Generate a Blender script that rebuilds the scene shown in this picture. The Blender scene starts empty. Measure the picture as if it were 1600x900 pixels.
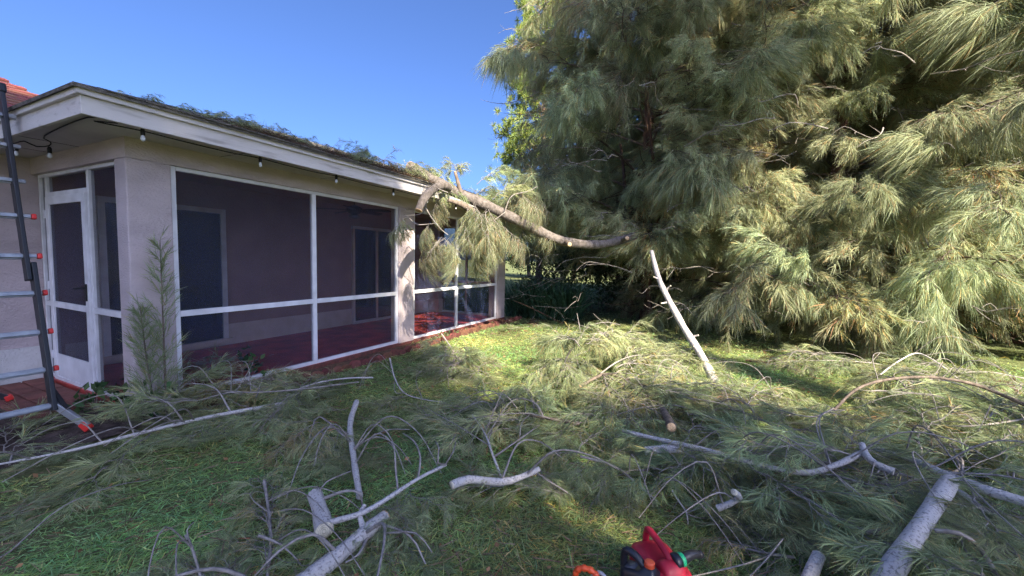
import bpy, bmesh, math, random
import numpy as np
from mathutils import Vector, Matrix

# ------------------------------------------------------------------ camera, sky, sun, exposure
SC = bpy.context.scene
COL = SC.collection
CAM_H, FPX = 1.55, 636.7
YAW, PITCH, ROLL = math.radians(26.13), math.radians(4.0), math.radians(1.25)
FW = Vector((-math.sin(YAW)*math.cos(PITCH), math.cos(YAW)*math.cos(PITCH), -math.sin(PITCH)))
RT0 = Vector((math.cos(YAW), math.sin(YAW), 0))
UP0 = RT0.cross(FW)
RT = RT0*math.cos(ROLL) + UP0*math.sin(ROLL)
UP = RT.cross(FW)
CAMP = Vector((0, 0, CAM_H))
cam_d = bpy.data.cameras.new('camera'); cam = bpy.data.objects.new('camera', cam_d); COL.objects.link(cam)
cam_d.sensor_width = 36; cam_d.lens = FPX/1600*36; cam_d.clip_start = .05; cam_d.clip_end = 2000
cam.matrix_world = Matrix(((RT.x, UP.x, -FW.x, 0), (RT.y, UP.y, -FW.y, 0), (RT.z, UP.z, -FW.z, CAM_H), (0, 0, 0, 1)))
SC.camera = cam

SUN_EL = math.radians(38)
SUN_H = Vector((.80, -.60, 0)).normalized()
SUN_DIR = Vector((SUN_H.x*math.cos(SUN_EL), SUN_H.y*math.cos(SUN_EL), math.sin(SUN_EL)))
W = bpy.data.worlds.new('World'); SC.world = W; W.use_nodes = True
wn = W.node_tree; bg = wn.nodes['Background']
sky = wn.nodes.new('ShaderNodeTexSky'); sky.sky_type = 'NISHITA'; sky.sun_disc = False
sky.sun_elevation = SUN_EL; sky.sun_rotation = math.atan2(SUN_H.x, SUN_H.y)
sky.air_density = .8; sky.dust_density = 3.4; sky.ozone_density = 10.0
wb = wn.nodes.new('ShaderNodeMix'); wb.data_type = 'RGBA'; wb.blend_type = 'MULTIPLY'; wb.inputs[0].default_value = 1
wb.inputs[7].default_value = (.97, .95, 1.06, 1)          # the camera's white balance
wn.links.new(sky.outputs[0], wb.inputs[6]); wn.links.new(wb.outputs[2], bg.inputs[0]); bg.inputs[1].default_value = .078
sun_d = bpy.data.lights.new('sun', 'SUN'); sun_d.energy = 5.0; sun_d.angle = math.radians(.53); sun_d.color = (1, .91, .72)
sun = bpy.data.objects.new('sun', sun_d); COL.objects.link(sun)
sun.rotation_euler = SUN_DIR.to_track_quat('Z', 'Y').to_euler(); sun.location = (8, -6, 12)
SC.view_settings.view_transform = 'Standard'; SC.view_settings.look = 'None'
SC.view_settings.gamma = 1; SC.view_settings.exposure = 1.9
SC.render.engine = 'CYCLES'
SC.cycles.max_bounces = 5; SC.cycles.transparent_max_bounces = 10
SC.cycles.diffuse_bounces = 3; SC.cycles.transmission_bounces = 2; SC.cycles.glossy_bounces = 2
SC.cycles.use_adaptive_sampling = True; SC.cycles.adaptive_threshold = .035
SC.cycles.use_denoising = True; SC.cycles.denoising_input_passes = 'RGB_ALBEDO_NORMAL'; SC.cycles.denoising_prefilter = 'NONE'   # keeps the fine needles crisp
SC.cycles.caustics_reflective = False; SC.cycles.caustics_refractive = False

rng = np.random.default_rng(7)
random.seed(7)

# a reading of the photograph (1600 x 900) turned into real points
def ray(x, y): return FW + RT*((x-800)/FPX) - UP*((y-449)/FPX)
def G(x, y, z=0.0):                       # on the level z
    d = ray(x, y); return CAMP + d*((z-CAM_H)/d.z)
def A(x, y, d): return CAMP + ray(x, y)*d  # at depth d
def PX(x, y, X):                          # on the plane x = X
    d = ray(x, y); return CAMP + d*(X/d.x)
def PY(x, y, Y):
    d = ray(x, y); return CAMP + d*(Y/d.y)

# ------------------------------------------------------------------ materials
MATS = {}
def mat(name, col, rough=.8, spec=.3, var=None, scale=8, bump=0, bscale=60, metal=0, trans=0, detail=4,
        attr=None, objvar=0, stretch=(1, 1, 1), ramp=(.35, .65), coat=0):
    m = bpy.data.materials.new(name); m.use_nodes = True; nt = m.node_tree; N = nt.nodes; L = nt.links
    p = N['Principled BSDF']; p.inputs['Roughness'].default_value = rough; p.inputs['Metallic'].default_value = metal
    p.inputs['Specular IOR Level'].default_value = spec; p.inputs['Coat Weight'].default_value = coat
    tc = N.new('ShaderNodeTexCoord'); mp = N.new('ShaderNodeMapping'); mp.inputs['Scale'].default_value = stretch
    L.new(tc.outputs['Object'], mp.inputs['Vector'])
    rgb = N.new('ShaderNodeRGB'); rgb.outputs[0].default_value = (*col, 1); c = rgb.outputs[0]
    if var:
        nz = N.new('ShaderNodeTexNoise'); nz.inputs['Scale'].default_value = scale; nz.inputs['Detail'].default_value = detail
        L.new(mp.outputs[0], nz.inputs['Vector'])
        rp = N.new('ShaderNodeMapRange'); rp.inputs[1].default_value = ramp[0]; rp.inputs[2].default_value = ramp[1]
        L.new(nz.outputs[0], rp.inputs[0])
        mx = N.new('ShaderNodeMix'); mx.data_type = 'RGBA'; L.new(rp.outputs[0], mx.inputs[0])
        L.new(c, mx.inputs[6]); mx.inputs[7].default_value = (*var, 1); c = mx.outputs[2]
    if attr:
        at = N.new('ShaderNodeAttribute'); at.attribute_name = attr
        mx = N.new('ShaderNodeMix'); mx.data_type = 'RGBA'; mx.blend_type = 'MULTIPLY'; mx.inputs[0].default_value = 1
        L.new(c, mx.inputs[6]); L.new(at.outputs['Color'], mx.inputs[7]); c = mx.outputs[2]
    if objvar:
        oi = N.new('ShaderNodeObjectInfo'); hs = N.new('ShaderNodeHueSaturation')
        r1 = N.new('ShaderNodeMapRange'); r1.inputs[3].default_value = 1-objvar; r1.inputs[4].default_value = 1+objvar
        L.new(oi.outputs['Random'], r1.inputs[0]); L.new(r1.outputs[0], hs.inputs['Value'])
        r2 = N.new('ShaderNodeMapRange'); r2.inputs[3].default_value = .47; r2.inputs[4].default_value = .52
        ml = N.new('ShaderNodeMath'); ml.operation = 'MULTIPLY'; ml.inputs[1].default_value = 7.31
        fr = N.new('ShaderNodeMath'); fr.operation = 'FRACT'
        L.new(oi.outputs['Random'], ml.inputs[0]); L.new(ml.outputs[0], fr.inputs[0]); L.new(fr.outputs[0], r2.inputs[0])
        L.new(r2.outputs[0], hs.inputs['Hue']); L.new(c, hs.inputs['Color']); c = hs.outputs[0]
    L.new(c, p.inputs['Base Color'])
    if bump:
        nb = N.new('ShaderNodeTexNoise'); nb.inputs['Scale'].default_value = bscale; nb.inputs['Detail'].default_value = 3
        L.new(mp.outputs[0], nb.inputs['Vector'])
        b = N.new('ShaderNodeBump'); b.inputs['Strength'].default_value = bump; b.inputs['Distance'].default_value = .012
        L.new(nb.outputs[0], b.inputs['Height']); L.new(b.outputs[0], p.inputs['Normal'])
    if trans:
        t = N.new('ShaderNodeBsdfTranslucent'); L.new(c, t.inputs[0])
        ms = N.new('ShaderNodeMixShader'); ms.inputs[0].default_value = trans
        L.new(p.outputs[0], ms.inputs[1]); L.new(t.outputs[0], ms.inputs[2])
        L.new(ms.outputs[0], N['Material Output'].inputs[0])
    MATS[name] = m; return m

mat('stucco', (.51, .425, .44), .9, .2, (.42, .35, .36), 2.2, 1.0, 34, stretch=(1, 1, 2.2))
mat('stucco_pale', (.62, .60, .60), .9, .2, (.52, .50, .50), 4, .8, 42)
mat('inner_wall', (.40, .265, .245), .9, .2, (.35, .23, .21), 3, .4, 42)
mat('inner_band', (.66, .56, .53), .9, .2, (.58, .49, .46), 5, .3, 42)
mat('fascia_paint', (.56, .515, .505), .65, .35, (.36, .32, .30), 7, .25, 30, stretch=(1, .35, 3), ramp=(.54, .72), detail=8)
mat('soffit_paint', (.50, .46, .44), .8, .2, (.42, .38, .36), 3, .1, 60)
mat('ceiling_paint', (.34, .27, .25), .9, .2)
mat('shingle', (.075, .07, .065), .95, .1, (.16, .14, .12), 22, .8, 90)
mat('red_tile', (.33, .135, .095), .85, .2, (.24, .09, .065), 9, .5, 60, objvar=.22)
mat('white_alu', (.74, .73, .78), .45, .45, (.60, .59, .63), 6)
mat('red_floor', (.56, .08, .065), .5, .4, (.28, .042, .04), 3.5, .15, 80)
mat('red_paver', (.22, .09, .075), .85, .2, (.13, .06, .05), 6, .6, 50)
mat('edging_red', (.20, .075, .055), .9, .2, (.10, .05, .04), 14, .7, 80, objvar=.25)
mat('mulch', (.16, .095, .065), 1, .1, (.065, .045, .035), 24, 1, 60)
mat('dirt', (.115, .085, .075), 1, .1, (.05, .038, .033), 12, 1, 50)
mat('dark_glass', (.012, .014, .02), .06, .5)
mat('curtain', (.16, .15, .17), .8, .2)
mat('fan_dark', (.035, .03, .03), .5, .4)
mat('cable_black', (.012, .012, .012), .6, .3)
mat('bulb_glass', (.55, .56, .60), .08, .7)
mat('alu_rung', (.36, .37, .39), .42, .5, (.26, .27, .29), 12, metal=.55)
mat('ladder_black', (.016, .017, .022), .45, .4)
mat('ladder_red', (.62, .035, .03), .45, .4)
mat('bark_pale', (.50, .455, .425), .9, .2, (.26, .235, .225), 85, .6, 70, ramp=(.52, .66))
mat('bark_thin', (.33, .29, .265), .9, .2, (.19, .165, .145), 30, .2, 90)
mat('bark_brown', (.20, .155, .125), .95, .15, (.10, .078, .062), 20, .9, 40, stretch=(1, 1, .3))
mat('bark_grey', (.19, .16, .145), .95, .15, (.09, .075, .065), 24, 1.0, 45, stretch=(1, 1, .6))
mat('bark_red', (.17, .095, .07), .95, .15, (.07, .045, .036), 14, .9, 40, stretch=(1, 1, .25))
mat('cut_wood', (.76, .53, .32), .85, .2, (.48, .29, .16), 40, .3, 90)
mat('cut_pale', (.76, .67, .50), .85, .2, (.52, .45, .34), 40, .3, 90)
mat('needles', (.36, .425, .265), .55, .3, trans=.45, attr='tint', objvar=.3)
mat('needles_cut', (.27, .34, .175), .55, .3, trans=.25, attr='tint', objvar=.22)
mat('needles_dry', (.20, .155, .10), .7, .2, trans=.2, attr='tint', objvar=.2)
mat('pine_needles', (.21, .31, .085), .5, .3, trans=.3, attr='tint')
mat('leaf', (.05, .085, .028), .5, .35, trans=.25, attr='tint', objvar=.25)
mat('leaf_weed', (.055, .12, .04), .5, .35, trans=.25, attr='tint')
mat('reed', (.04, .10, .06), .5, .35, trans=.2, attr='tint')
mat('grass_blade', (.31, .44, .135), .5, .3, trans=.42, attr='tint')
mat('can_red', (.52, .022, .045), .42, .45, (.38, .014, .03), 9, .06, 120)
mat('jug_black', (.018, .018, .024), .32, .5)
mat('jug_grey', (.10, .11, .14), .35, .5)
mat('cap_orange', (.72, .11, .045), .45, .4)
mat('cap_green', (.02, .36, .16), .45, .4)
mat('saw_orange', (.72, .085, .02), .4, .45)
mat('saw_grey', (.40, .39, .39), .5, .4)

def rings(name):
    nt = MATS[name].node_tree; N = nt.nodes; L = nt.links; p = N['Principled BSDF']
    tc = N.new('ShaderNodeTexCoord'); sb = N.new('ShaderNodeVectorMath'); sb.operation = 'SUBTRACT'; sb.inputs[1].default_value = (.5, .5, .5)
    ln = N.new('ShaderNodeVectorMath'); ln.operation = 'LENGTH'; mu = N.new('ShaderNodeMath'); mu.operation = 'MULTIPLY'; mu.inputs[1].default_value = 62
    sn = N.new('ShaderNodeMath'); sn.operation = 'SINE'; mr = N.new('ShaderNodeMapRange'); mr.inputs[1].default_value = -1; mr.inputs[3].default_value = .72; mr.inputs[4].default_value = 1.08
    mx = N.new('ShaderNodeMix'); mx.data_type = 'RGBA'; mx.blend_type = 'MULTIPLY'; mx.inputs[0].default_value = 1
    src = p.inputs['Base Color'].links[0].from_socket
    L.new(tc.outputs['Generated'], sb.inputs[0]); L.new(sb.outputs[0], ln.inputs[0]); L.new(ln.outputs['Value'], mu.inputs[0]); L.new(mu.outputs[0], sn.inputs[0])
    L.new(sn.outputs[0], mr.inputs[0]); L.new(src, mx.inputs[6]); L.new(mr.outputs[0], mx.inputs[7]); L.new(mx.outputs[2], p.inputs['Base Color'])
rings('cut_wood'); rings('cut_pale')
def screen_mat():
    m = bpy.data.materials.new('screen_mesh'); m.use_nodes = True; nt = m.node_tree; N = nt.nodes; L = nt.links
    p = N['Principled BSDF']; p.inputs['Base Color'].default_value = (.020, .028, .068, 1); p.inputs['Roughness'].default_value = .6  # blue in the base colour stands in for sky reflected off the mesh
    t = N.new('ShaderNodeBsdfTransparent'); ms = N.new('ShaderNodeMixShader'); ms.inputs[0].default_value = .48
    L.new(t.outputs[0], ms.inputs[1]); L.new(p.outputs[0], ms.inputs[2]); L.new(ms.outputs[0], N['Material Output'].inputs[0])
    MATS['screen_mesh'] = m
screen_mat()

def lawn_mat():
    m = bpy.data.materials.new('lawn_soil'); m.use_nodes = True; nt = m.node_tree; N = nt.nodes; L = nt.links
    p = N['Principled BSDF']; p.inputs['Roughness'].default_value = 1; p.inputs['Specular IOR Level'].default_value = .1
    tc = N.new('ShaderNodeTexCoord')
    n1 = N.new('ShaderNodeTexNoise'); n1.inputs['Scale'].default_value = 1.1; n1.inputs['Detail'].default_value = 5
    n2 = N.new('ShaderNodeTexNoise'); n2.inputs['Scale'].default_value = 26; n2.inputs['Detail'].default_value = 6
    L.new(tc.outputs['Object'], n1.inputs['Vector']); L.new(tc.outputs['Object'], n2.inputs['Vector'])
    r = N.new('ShaderNodeValToRGB'); r.color_ramp.elements[0].color = (.10, .115, .05, 1); r.color_ramp.elements[1].color = (.19, .22, .09, 1)
    r.color_ramp.elements[0].position = .35; r.color_ramp.elements[1].position = .68
    L.new(n2.outputs[0], r.inputs[0])
    mx = N.new('ShaderNodeMix'); mx.data_type = 'RGBA'; mx.inputs[7].default_value = (.095, .075, .04, 1)
    rr = N.new('ShaderNodeMapRange'); rr.inputs[1].default_value = .52; rr.inputs[2].default_value = .72
    L.new(n1.outputs[0], rr.inputs[0]); L.new(rr.outputs[0], mx.inputs[0]); L.new(r.outputs[0], mx.inputs[6])
    L.new(mx.outputs[2], p.inputs['Base Color'])
    b = N.new('ShaderNodeBump'); b.inputs['Strength'].default_value = .8; b.inputs['Distance'].default_value = .03
    L.new(n2.outputs[0], b.inputs['Height']); L.new(b.outputs[0], p.inputs['Normal'])
    MATS['lawn_soil'] = m
lawn_mat()

# ------------------------------------------------------------------ mesh helpers
class MB:
    """collects shapes; build() links them as ONE mesh object"""
    def __init__(s): s.v = []; s.f = []; s.mi = []; s.smooth = []
    def add(s, vs, fs, mi=0, smooth=False):
        o = len(s.v); s.v += [tuple(v) for v in vs]
        for f in fs: s.f.append(tuple(i+o for i in f)); s.mi.append(mi); s.smooth.append(smooth)
    def box(s, a, b, mi=0):
        x0, y0, z0 = a; x1, y1, z1 = b
        s.add([(x0,y0,z0),(x1,y0,z0),(x1,y1,z0),(x0,y1,z0),(x0,y0,z1),(x1,y0,z1),(x1,y1,z1),(x0,y1,z1)],
              [(3,2,1,0),(4,5,6,7),(0,1,5,4),(1,2,6,5),(2,3,7,6),(3,0,4,7)], mi)
    def bar(s, a, b, w, h, up=(0, 0, 1), mi=0):
        a = Vector(a); b = Vector(b); d = (b-a).normalized(); u = Vector(up)
        sd = d.cross(u).normalized(); u = sd.cross(d).normalized()
        q = [(-w/2,-h/2),(w/2,-h/2),(w/2,h/2),(-w/2,h/2)]
        vs = [a+sd*i+u*j for i, j in q] + [b+sd*i+u*j for i, j in q]
        s.add(vs, [(0,1,2,3),(7,6,5,4),(0,4,5,1),(1,5,6,2),(2,6,7,3),(3,7,4,0)], mi)
    def tube(s, pts, radii, n=8, mi=0, caps=(True, True), capmi=None, wob=0):
        pts = [Vector(p) for p in pts]; m = len(pts)
        ref = Vector((.13, .31, .94)); vs = []; fs = []
        for i, p in enumerate(pts):
            d = (pts[min(i+1, m-1)] - pts[max(i-1, 0)]).normalized()
            a = d.cross(ref)
            if a.length < .05: a = d.cross(Vector((1, 0, 0)))
            a.normalize(); b = d.cross(a)
            for k in range(n):
                t = 2*math.pi*k/n; r = radii[i]*(1+(random.uniform(-wob, wob) if wob else 0))
                vs.append(p + a*(math.cos(t)*r) + b*(math.sin(t)*r))
        for i in range(m-1):
            for k in range(n):
                k2 = (k+1) % n; fs.append((i*n+k, i*n+k2, (i+1)*n+k2, (i+1)*n+k))
        s.add(vs, fs, mi, True)
        cm = mi if capmi is None else capmi
        if caps[0]: s.add(vs[:n], [tuple(range(n-1, -1, -1))], cm)
        if caps[1]: s.add(vs[-n:], [tuple(range(n))], cm)
    def lathe(s, c, prof, n=16, axis=(0, 0, 1), mi=0):
        c = Vector(c); ax = Vector(axis).normalized(); a = ax.orthogonal().normalized(); b = ax.cross(a); vs = []; fs = []
        for r, z in prof:
            for k in range(n):
                t = 2*math.pi*k/n; vs.append(c + ax*z + a*(r*math.cos(t)) + b*(r*math.sin(t)))
        for i in range(len(prof)-1):
            for k in range(n):
                k2 = (k+1) % n; fs.append((i*n+k, i*n+k2, (i+1)*n+k2, (i+1)*n+k))
        fs.append(tuple(range(n-1, -1, -1))); fs.append(tuple((len(prof)-1)*n+k for k in range(n)))
        s.add(vs, fs, mi, True)
    def mesh(s, name, mats):
        me = bpy.data.meshes.new(name); me.from_pydata(s.v, [], s.f)
        me.polygons.foreach_set('material_index', s.mi); me.polygons.foreach_set('use_smooth', s.smooth)
        for m in ([mats] if isinstance(mats, str) else mats): me.materials.append(MATS[m])
        me.update(); return me
    def build(s, name, mats, parent=None, bevel=0):
        o = link(name, s.mesh(name, mats), parent)
        if bevel:
            b = o.modifiers.new('bevel', 'BEVEL'); b.width = bevel; b.segments = 2; b.limit_method = 'ANGLE'; b.angle_limit = math.radians(40)
        return o
def link(name, data, parent=None, loc=None):
    o = bpy.data.objects.new(name, data); COL.objects.link(o)
    if parent is not None: o.parent = parent
    if loc is not None: o.location = loc
    return o
def tag(o, label=None, cat=None, group=None, kind=None):
    if label: o['label'] = label
    if cat: o['category'] = cat
    if group: o['group'] = group
    if kind: o['kind'] = kind
    return o
def thing(name, label, cat, loc=(0, 0, 0), rz=0, group=None):
    o = link(name, None, None, loc); o.rotation_euler = (0, 0, rz); o.empty_display_size = .2
    return tag(o, label, cat, group)
def box(name, m, parent, a, b, bevel=0):
    q = MB(); q.box(a, b); return q.build(name, m, parent, bevel)

def spline(pts, step=.06, wob=0):
    """Catmull-Rom through pts"""
    P = [Vector(p) for p in pts]
    if len(P) == 2: P = [P[0], P[0].lerp(P[1], .5), P[1]]
    P = [P[0]*2-P[1]] + P + [P[-1]*2-P[-2]]; out = []
    for i in range(1, len(P)-2):
        a, b, c, d = P[i-1:i+3]; n = max(2, int((c-b).length/step))
        for k in range(n):
            t = k/n
            q = .5*((2*b) + (c-a)*t + (2*a-5*b+4*c-d)*t*t + (3*b-a-3*c+d)*t**3)
            out.append(q + Vector((random.uniform(-wob, wob), random.uniform(-wob, wob), random.uniform(-wob, wob))))
    out.append(P[-2]); return out
def lerp_r(n, a, b): return [a+(b-a)*i/max(1, n-1) for i in range(n)]

def fast_mesh(name, verts, quads=None, tris=None, mats=(), tint=None, mi=None):
    """numpy arrays to one mesh; tint per vertex"""
    me = bpy.data.meshes.new(name)
    nq = 0 if quads is None else len(quads); ntr = 0 if tris is None else len(tris)
    me.vertices.add(len(verts)); me.vertices.foreach_set('co', np.asarray(verts, np.float32).ravel())
    loops = []
    if nq: loops.append(np.asarray(quads, np.int32).ravel())
    if ntr: loops.append(np.asarray(tris, np.int32).ravel())
    loops = np.concatenate(loops); me.loops.add(len(loops)); me.loops.foreach_set('vertex_index', loops)
    me.polygons.add(nq+ntr)
    st = np.concatenate([np.arange(nq)*4, nq*4+np.arange(ntr)*3]).astype(np.int32)
    me.polygons.foreach_set('loop_start', st)
    if mi is not None: me.polygons.foreach_set('material_index', np.asarray(mi, np.int32))
    me.polygons.foreach_set('use_smooth', np.ones(nq+ntr, bool))
    for m in mats: me.materials.append(MATS[m])
    if tint is not None:
        ca = me.color_attributes.new('tint', 'FLOAT_COLOR', 'POINT')
        c = np.ones((len(verts), 4), np.float32); c[:, :3] = tint; ca.data.foreach_set('color', c.ravel())
    me.update(calc_edges=True); me.validate(); return me

def unit(v): return v/np.maximum(1e-9, np.linalg.norm(v, axis=1, keepdims=True))
def needle_arrays(P, D, L, w, droop, r, zmin=None):
    """a bent tapering ribbon for each needle: 5 vertices, one quad and one triangle"""
    n = len(P); D = unit(D); L = L[:, None]; w = np.broadcast_to(np.asarray(w), (n,))[:, None]
    side = unit(np.cross(D, unit(r.normal(size=(n, 3)))))
    dr = np.broadcast_to(np.asarray(droop), (n,))[:, None]; dn = np.array([[0, 0, -1.]])
    p1 = P + D*L*.5 + dn*L*dr*.14; p2 = P + D*L*.92 + dn*L*dr*.52
    V = np.stack([P-side*w*.5, P+side*w*.5, p1+side*w*.5, p1-side*w*.5, p2], 1)
    if zmin is not None: V[:, :, 2] = np.maximum(V[:, :, 2], zmin + r.uniform(0, .03, (n, 1)))
    base = np.arange(n)[:, None]*5
    return V.reshape(-1, 3), base+np.array([[0, 1, 2, 3]]), base+np.array([[3, 2, 4]])
def needle_tint(n, r, spread=.25, warm=.1, dry=.05):
    t = 1+r.normal(0, spread, (n, 1))*np.ones((1, 3)); t = np.clip(t, .45, 1.8)
    t[:, 0] *= 1+np.abs(r.normal(0, warm, n)); t[:, 2] *= 1-np.abs(r.normal(0, warm, n))*.8
    k = r.random(n) < dry; t[k] *= np.array([1.5, .95, .75])
    return np.repeat(t, 5, 0)

def tube_arrays(paths, n=4):
    """thin twigs: list of (points, radii) to one set of arrays"""
    V = []; Q = []; o = 0
    for pts, rad in paths:
        pts = np.asarray(pts, float); m = len(pts); d = np.gradient(pts, axis=0); d = unit(d)
        a = unit(np.cross(d, np.array([.13, .31, .94]))); b = np.cross(d, a)
        t = np.arange(n)*2*math.pi/n
        ring = pts[:, None] + (a[:, None]*np.cos(t)[None, :, None] + b[:, None]*np.sin(t)[None, :, None])*np.asarray(rad)[:, None, None]
        V.append(ring.reshape(-1, 3))
        i = np.arange(m-1)[:, None]*n; k = np.arange(n)[None]; k2 = (k+1) % n
        Q.append((np.stack([i+k, i+k2, i+n+k2, i+n+k], -1)+o).reshape(-1, 4)); o += m*n
    return np.concatenate(V), np.concatenate(Q)

def spray_mesh(name, seed, length=1.0, ntwig=16, per=70, nl=(.2, .3), width=.003, arch=.12, droop=.6, flat=1.0,
               spread=50, twig_len=.45, mats=('bark_thin', 'needles'), tdroop=.25, zmin=None, dry=.05, axis_r=.007, ndev=.55):
    """a feathery casuarina spray along +x: axis, side twigs, hanging branchlets"""
    r = np.random.default_rng(seed); paths = []; P = []; D = []; L = []
    t = np.linspace(0, 1, 12)
    wig = np.cumsum(r.normal(0, .012, 12)); wig2 = np.cumsum(r.normal(0, .008, 12))
    ax = np.stack([length*t*(1-.06*t), wig*length+.0*t, arch*length*np.sin(t*math.pi*.8)+wig2*length - tdroop*length*t**2.4*.6], 1)
    paths.append((ax, np.linspace(axis_r, axis_r*.25, 12)))
    tw = [(ax[5:], np.linspace(.6, 1, 7))]
    for k in range(ntwig):
        s = .08 + .88*(k+r.random())/ntwig; i = min(10, int(s*11)); fr = s*11-i
        b = ax[i]*(1-fr)+ax[i+1]*fr; tan = ax[i+1]-ax[i]; tan /= np.linalg.norm(tan)
        ang = math.radians(r.uniform(spread*.45, spread*1.15))*(1 if k % 2 else -1)
        roll = r.uniform(-1, 1)*flat
        d = np.array([tan[0]*math.cos(ang)-tan[1]*math.sin(ang), tan[0]*math.sin(ang)+tan[1]*math.cos(ang), tan[2]+.5*roll])
        ln = twig_len*length*r.uniform(.55, 1.15)*(1.1-.55*s)
        u = np.linspace(0, 1, 6)[:, None]; cur = np.array([[.35*tan[0], .35*tan[1], 0]])
        pts = b + d*ln*u + cur*ln*u**2 + np.array([[0, 0, -1.]])*ln*tdroop*u**2*1.3
        paths.append((pts, np.linspace(axis_r*.5, .0016, 6))); tw.append((pts, u[:, 0]))
    for pts, _ in tw:
        m = int(per*r.uniform(.7, 1.2)); s = r.uniform(.12, 1, m)**.8*(len(pts)-1.001); i = s.astype(int); fr = (s-i)[:, None]
        b = pts[i]*(1-fr)+pts[i+1]*fr; tan = unit(pts[i+1]-pts[i])
        dv = unit(r.normal(size=(m, 3)))*np.array([[1, 1, .75*flat]])
        P.append(b); D.append(tan + dv*r.uniform(.15, 1, (m, 1))*ndev*1.6); L.append(r.uniform(nl[0], nl[1], m)*r.uniform(.7, 1.1, m))
    P = np.concatenate(P); D = np.concatenate(D); L = np.concatenate(L); n = len(P)
    V, Q, T = needle_arrays(P, D, L, width*r.uniform(.7, 1.3, n), droop*r.uniform(.5, 1.4, n), r, zmin)
    TV, TQ = tube_arrays(paths)
    if zmin is not None: TV[:, 2] = np.maximum(TV[:, 2], zmin+.012)
    tint = np.concatenate([np.ones((len(TV), 3)), needle_tint(n, r, dry=dry)])
    q = np.concatenate([TQ, Q+len(TV)]); tr = T+len(TV)
    mi = np.concatenate([np.zeros(len(TQ), int), np.ones(len(Q), int), np.ones(len(T), int)])
    return fast_mesh(name, np.concatenate([TV, V]), q, tr, mats, tint, mi)

def spray2_mesh(name, seed, length=1.7, nsec=14, sec_len=.45, ntw=7, tw_len=.2, per=34, nl=(.10, .24), width=.005, arch=.12, sag=.35,
                droop=.6, ndev=(.35, .9), flat=.8, spread=48, mats=('bark_brown', 'needles'), zmin=None, dry=.06, axis_r=.011, tone=(1, 1, 1)):
    """a bough along +x: axis, forking side shoots, twigs on those, branchlets on the twigs"""
    r = np.random.default_rng(seed); paths = []; carriers = []
    t = np.linspace(0, 1, 14)[:, None]
    def curve(b, d, ln, n, sg, kink):
        u = np.linspace(0, 1, n)[:, None]; w = np.cumsum(r.normal(0, kink, (n, 3)), 0)*ln; w[0] = 0
        return b + d*ln*u + np.array([[0, 0, -1.]])*ln*sg*u**2 + w
    ax = curve(np.zeros(3), np.array([1, 0, arch*2.2]), length, 14, arch*1.6+sag*.5, .012)
    paths.append((ax, np.linspace(axis_r, axis_r*.25, 14))); carriers.append((ax[8:], 1.0))
    for k in range(nsec):
        s = .10+.86*(k+r.random())/nsec; i = min(12, int(s*13)); b = ax[i]*(1-(s*13-i))+ax[i+1]*(s*13-i); tan = ax[i+1]-ax[i]; tan /= np.linalg.norm(tan)
        a = math.radians(spread*r.uniform(.5, 1.25))*(1 if k % 2 else -1); up = r.normal(.05, .35)*flat
        d = np.array([tan[0]*math.cos(a)-tan[1]*math.sin(a), tan[0]*math.sin(a)+tan[1]*math.cos(a), tan[2]+up])
        ln = sec_len*length*r.uniform(.5, 1.15)*(1.12-.65*s); sec = curve(b, d, ln, 8, sag*r.uniform(.5, 1.3), .025)
        paths.append((sec, np.linspace(axis_r*.45, .002, 8))); carriers.append((sec[3:], .8))
        for q in range(ntw):
            s2 = .15+.82*(q+r.random())/ntw; j = min(6, int(s2*7)); b2 = sec[j]*(1-(s2*7-j))+sec[j+1]*(s2*7-j); tn = sec[j+1]-sec[j]; tn /= np.linalg.norm(tn)+1e-9
            d2 = tn + unit(r.normal(size=(1, 3)))[0]*np.array([1, 1, flat])*r.uniform(.5, 1.0)
            tw = curve(b2, d2/np.linalg.norm(d2), tw_len*length*r.uniform(.4, 1.2), 5, sag*r.uniform(.4, 1.5), .03)
            paths.append((tw, np.linspace(.0022, .0012, 5))); carriers.append((tw, 1.0))
    P = []; D = []; L = []; T0 = []
    for pts, wgt in carriers:
        m = max(4, int(per*wgt*r.uniform(.6, 1.25))); sx = r.uniform(.05, 1, m)**.75*(len(pts)-1.001); i = sx.astype(int); fr = (sx-i)[:, None]
        b = pts[i]*(1-fr)+pts[i+1]*fr; tan = unit(pts[i+1]-pts[i]); dv = unit(r.normal(size=(m, 3)))*np.array([[1, 1, flat]])
        P.append(b); D.append(tan+dv*r.uniform(ndev[0], ndev[1], (m, 1))); L.append(r.uniform(nl[0], nl[1], m)*r.uniform(.75, 1.1)); T0.append(np.full(m, 1+r.normal(0, .14)))
    P = np.concatenate(P); D = np.concatenate(D); L = np.concatenate(L); T0 = np.concatenate(T0); n = len(P)
    V, Q, T = needle_arrays(P, D, L, width*r.uniform(.7, 1.3, n), droop*r.uniform(.2, 1.7, n), r, zmin)
    TV, TQ = tube_arrays(paths, 4)
    if zmin is not None: TV[:, 2] = np.maximum(TV[:, 2], zmin+.008)
    tint = np.concatenate([np.ones((len(TV), 3)), needle_tint(n, r, .2, .1, dry)*np.repeat(np.clip(T0, .6, 1.5), 5)[:, None]*np.array([tone])])
    mi = np.concatenate([np.zeros(len(TQ), int), np.ones(len(Q)+len(T), int)])
    return fast_mesh(name, np.concatenate([TV, V]), np.concatenate([TQ, Q+len(TV)]), T+len(TV), mats, tint, mi)

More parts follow.
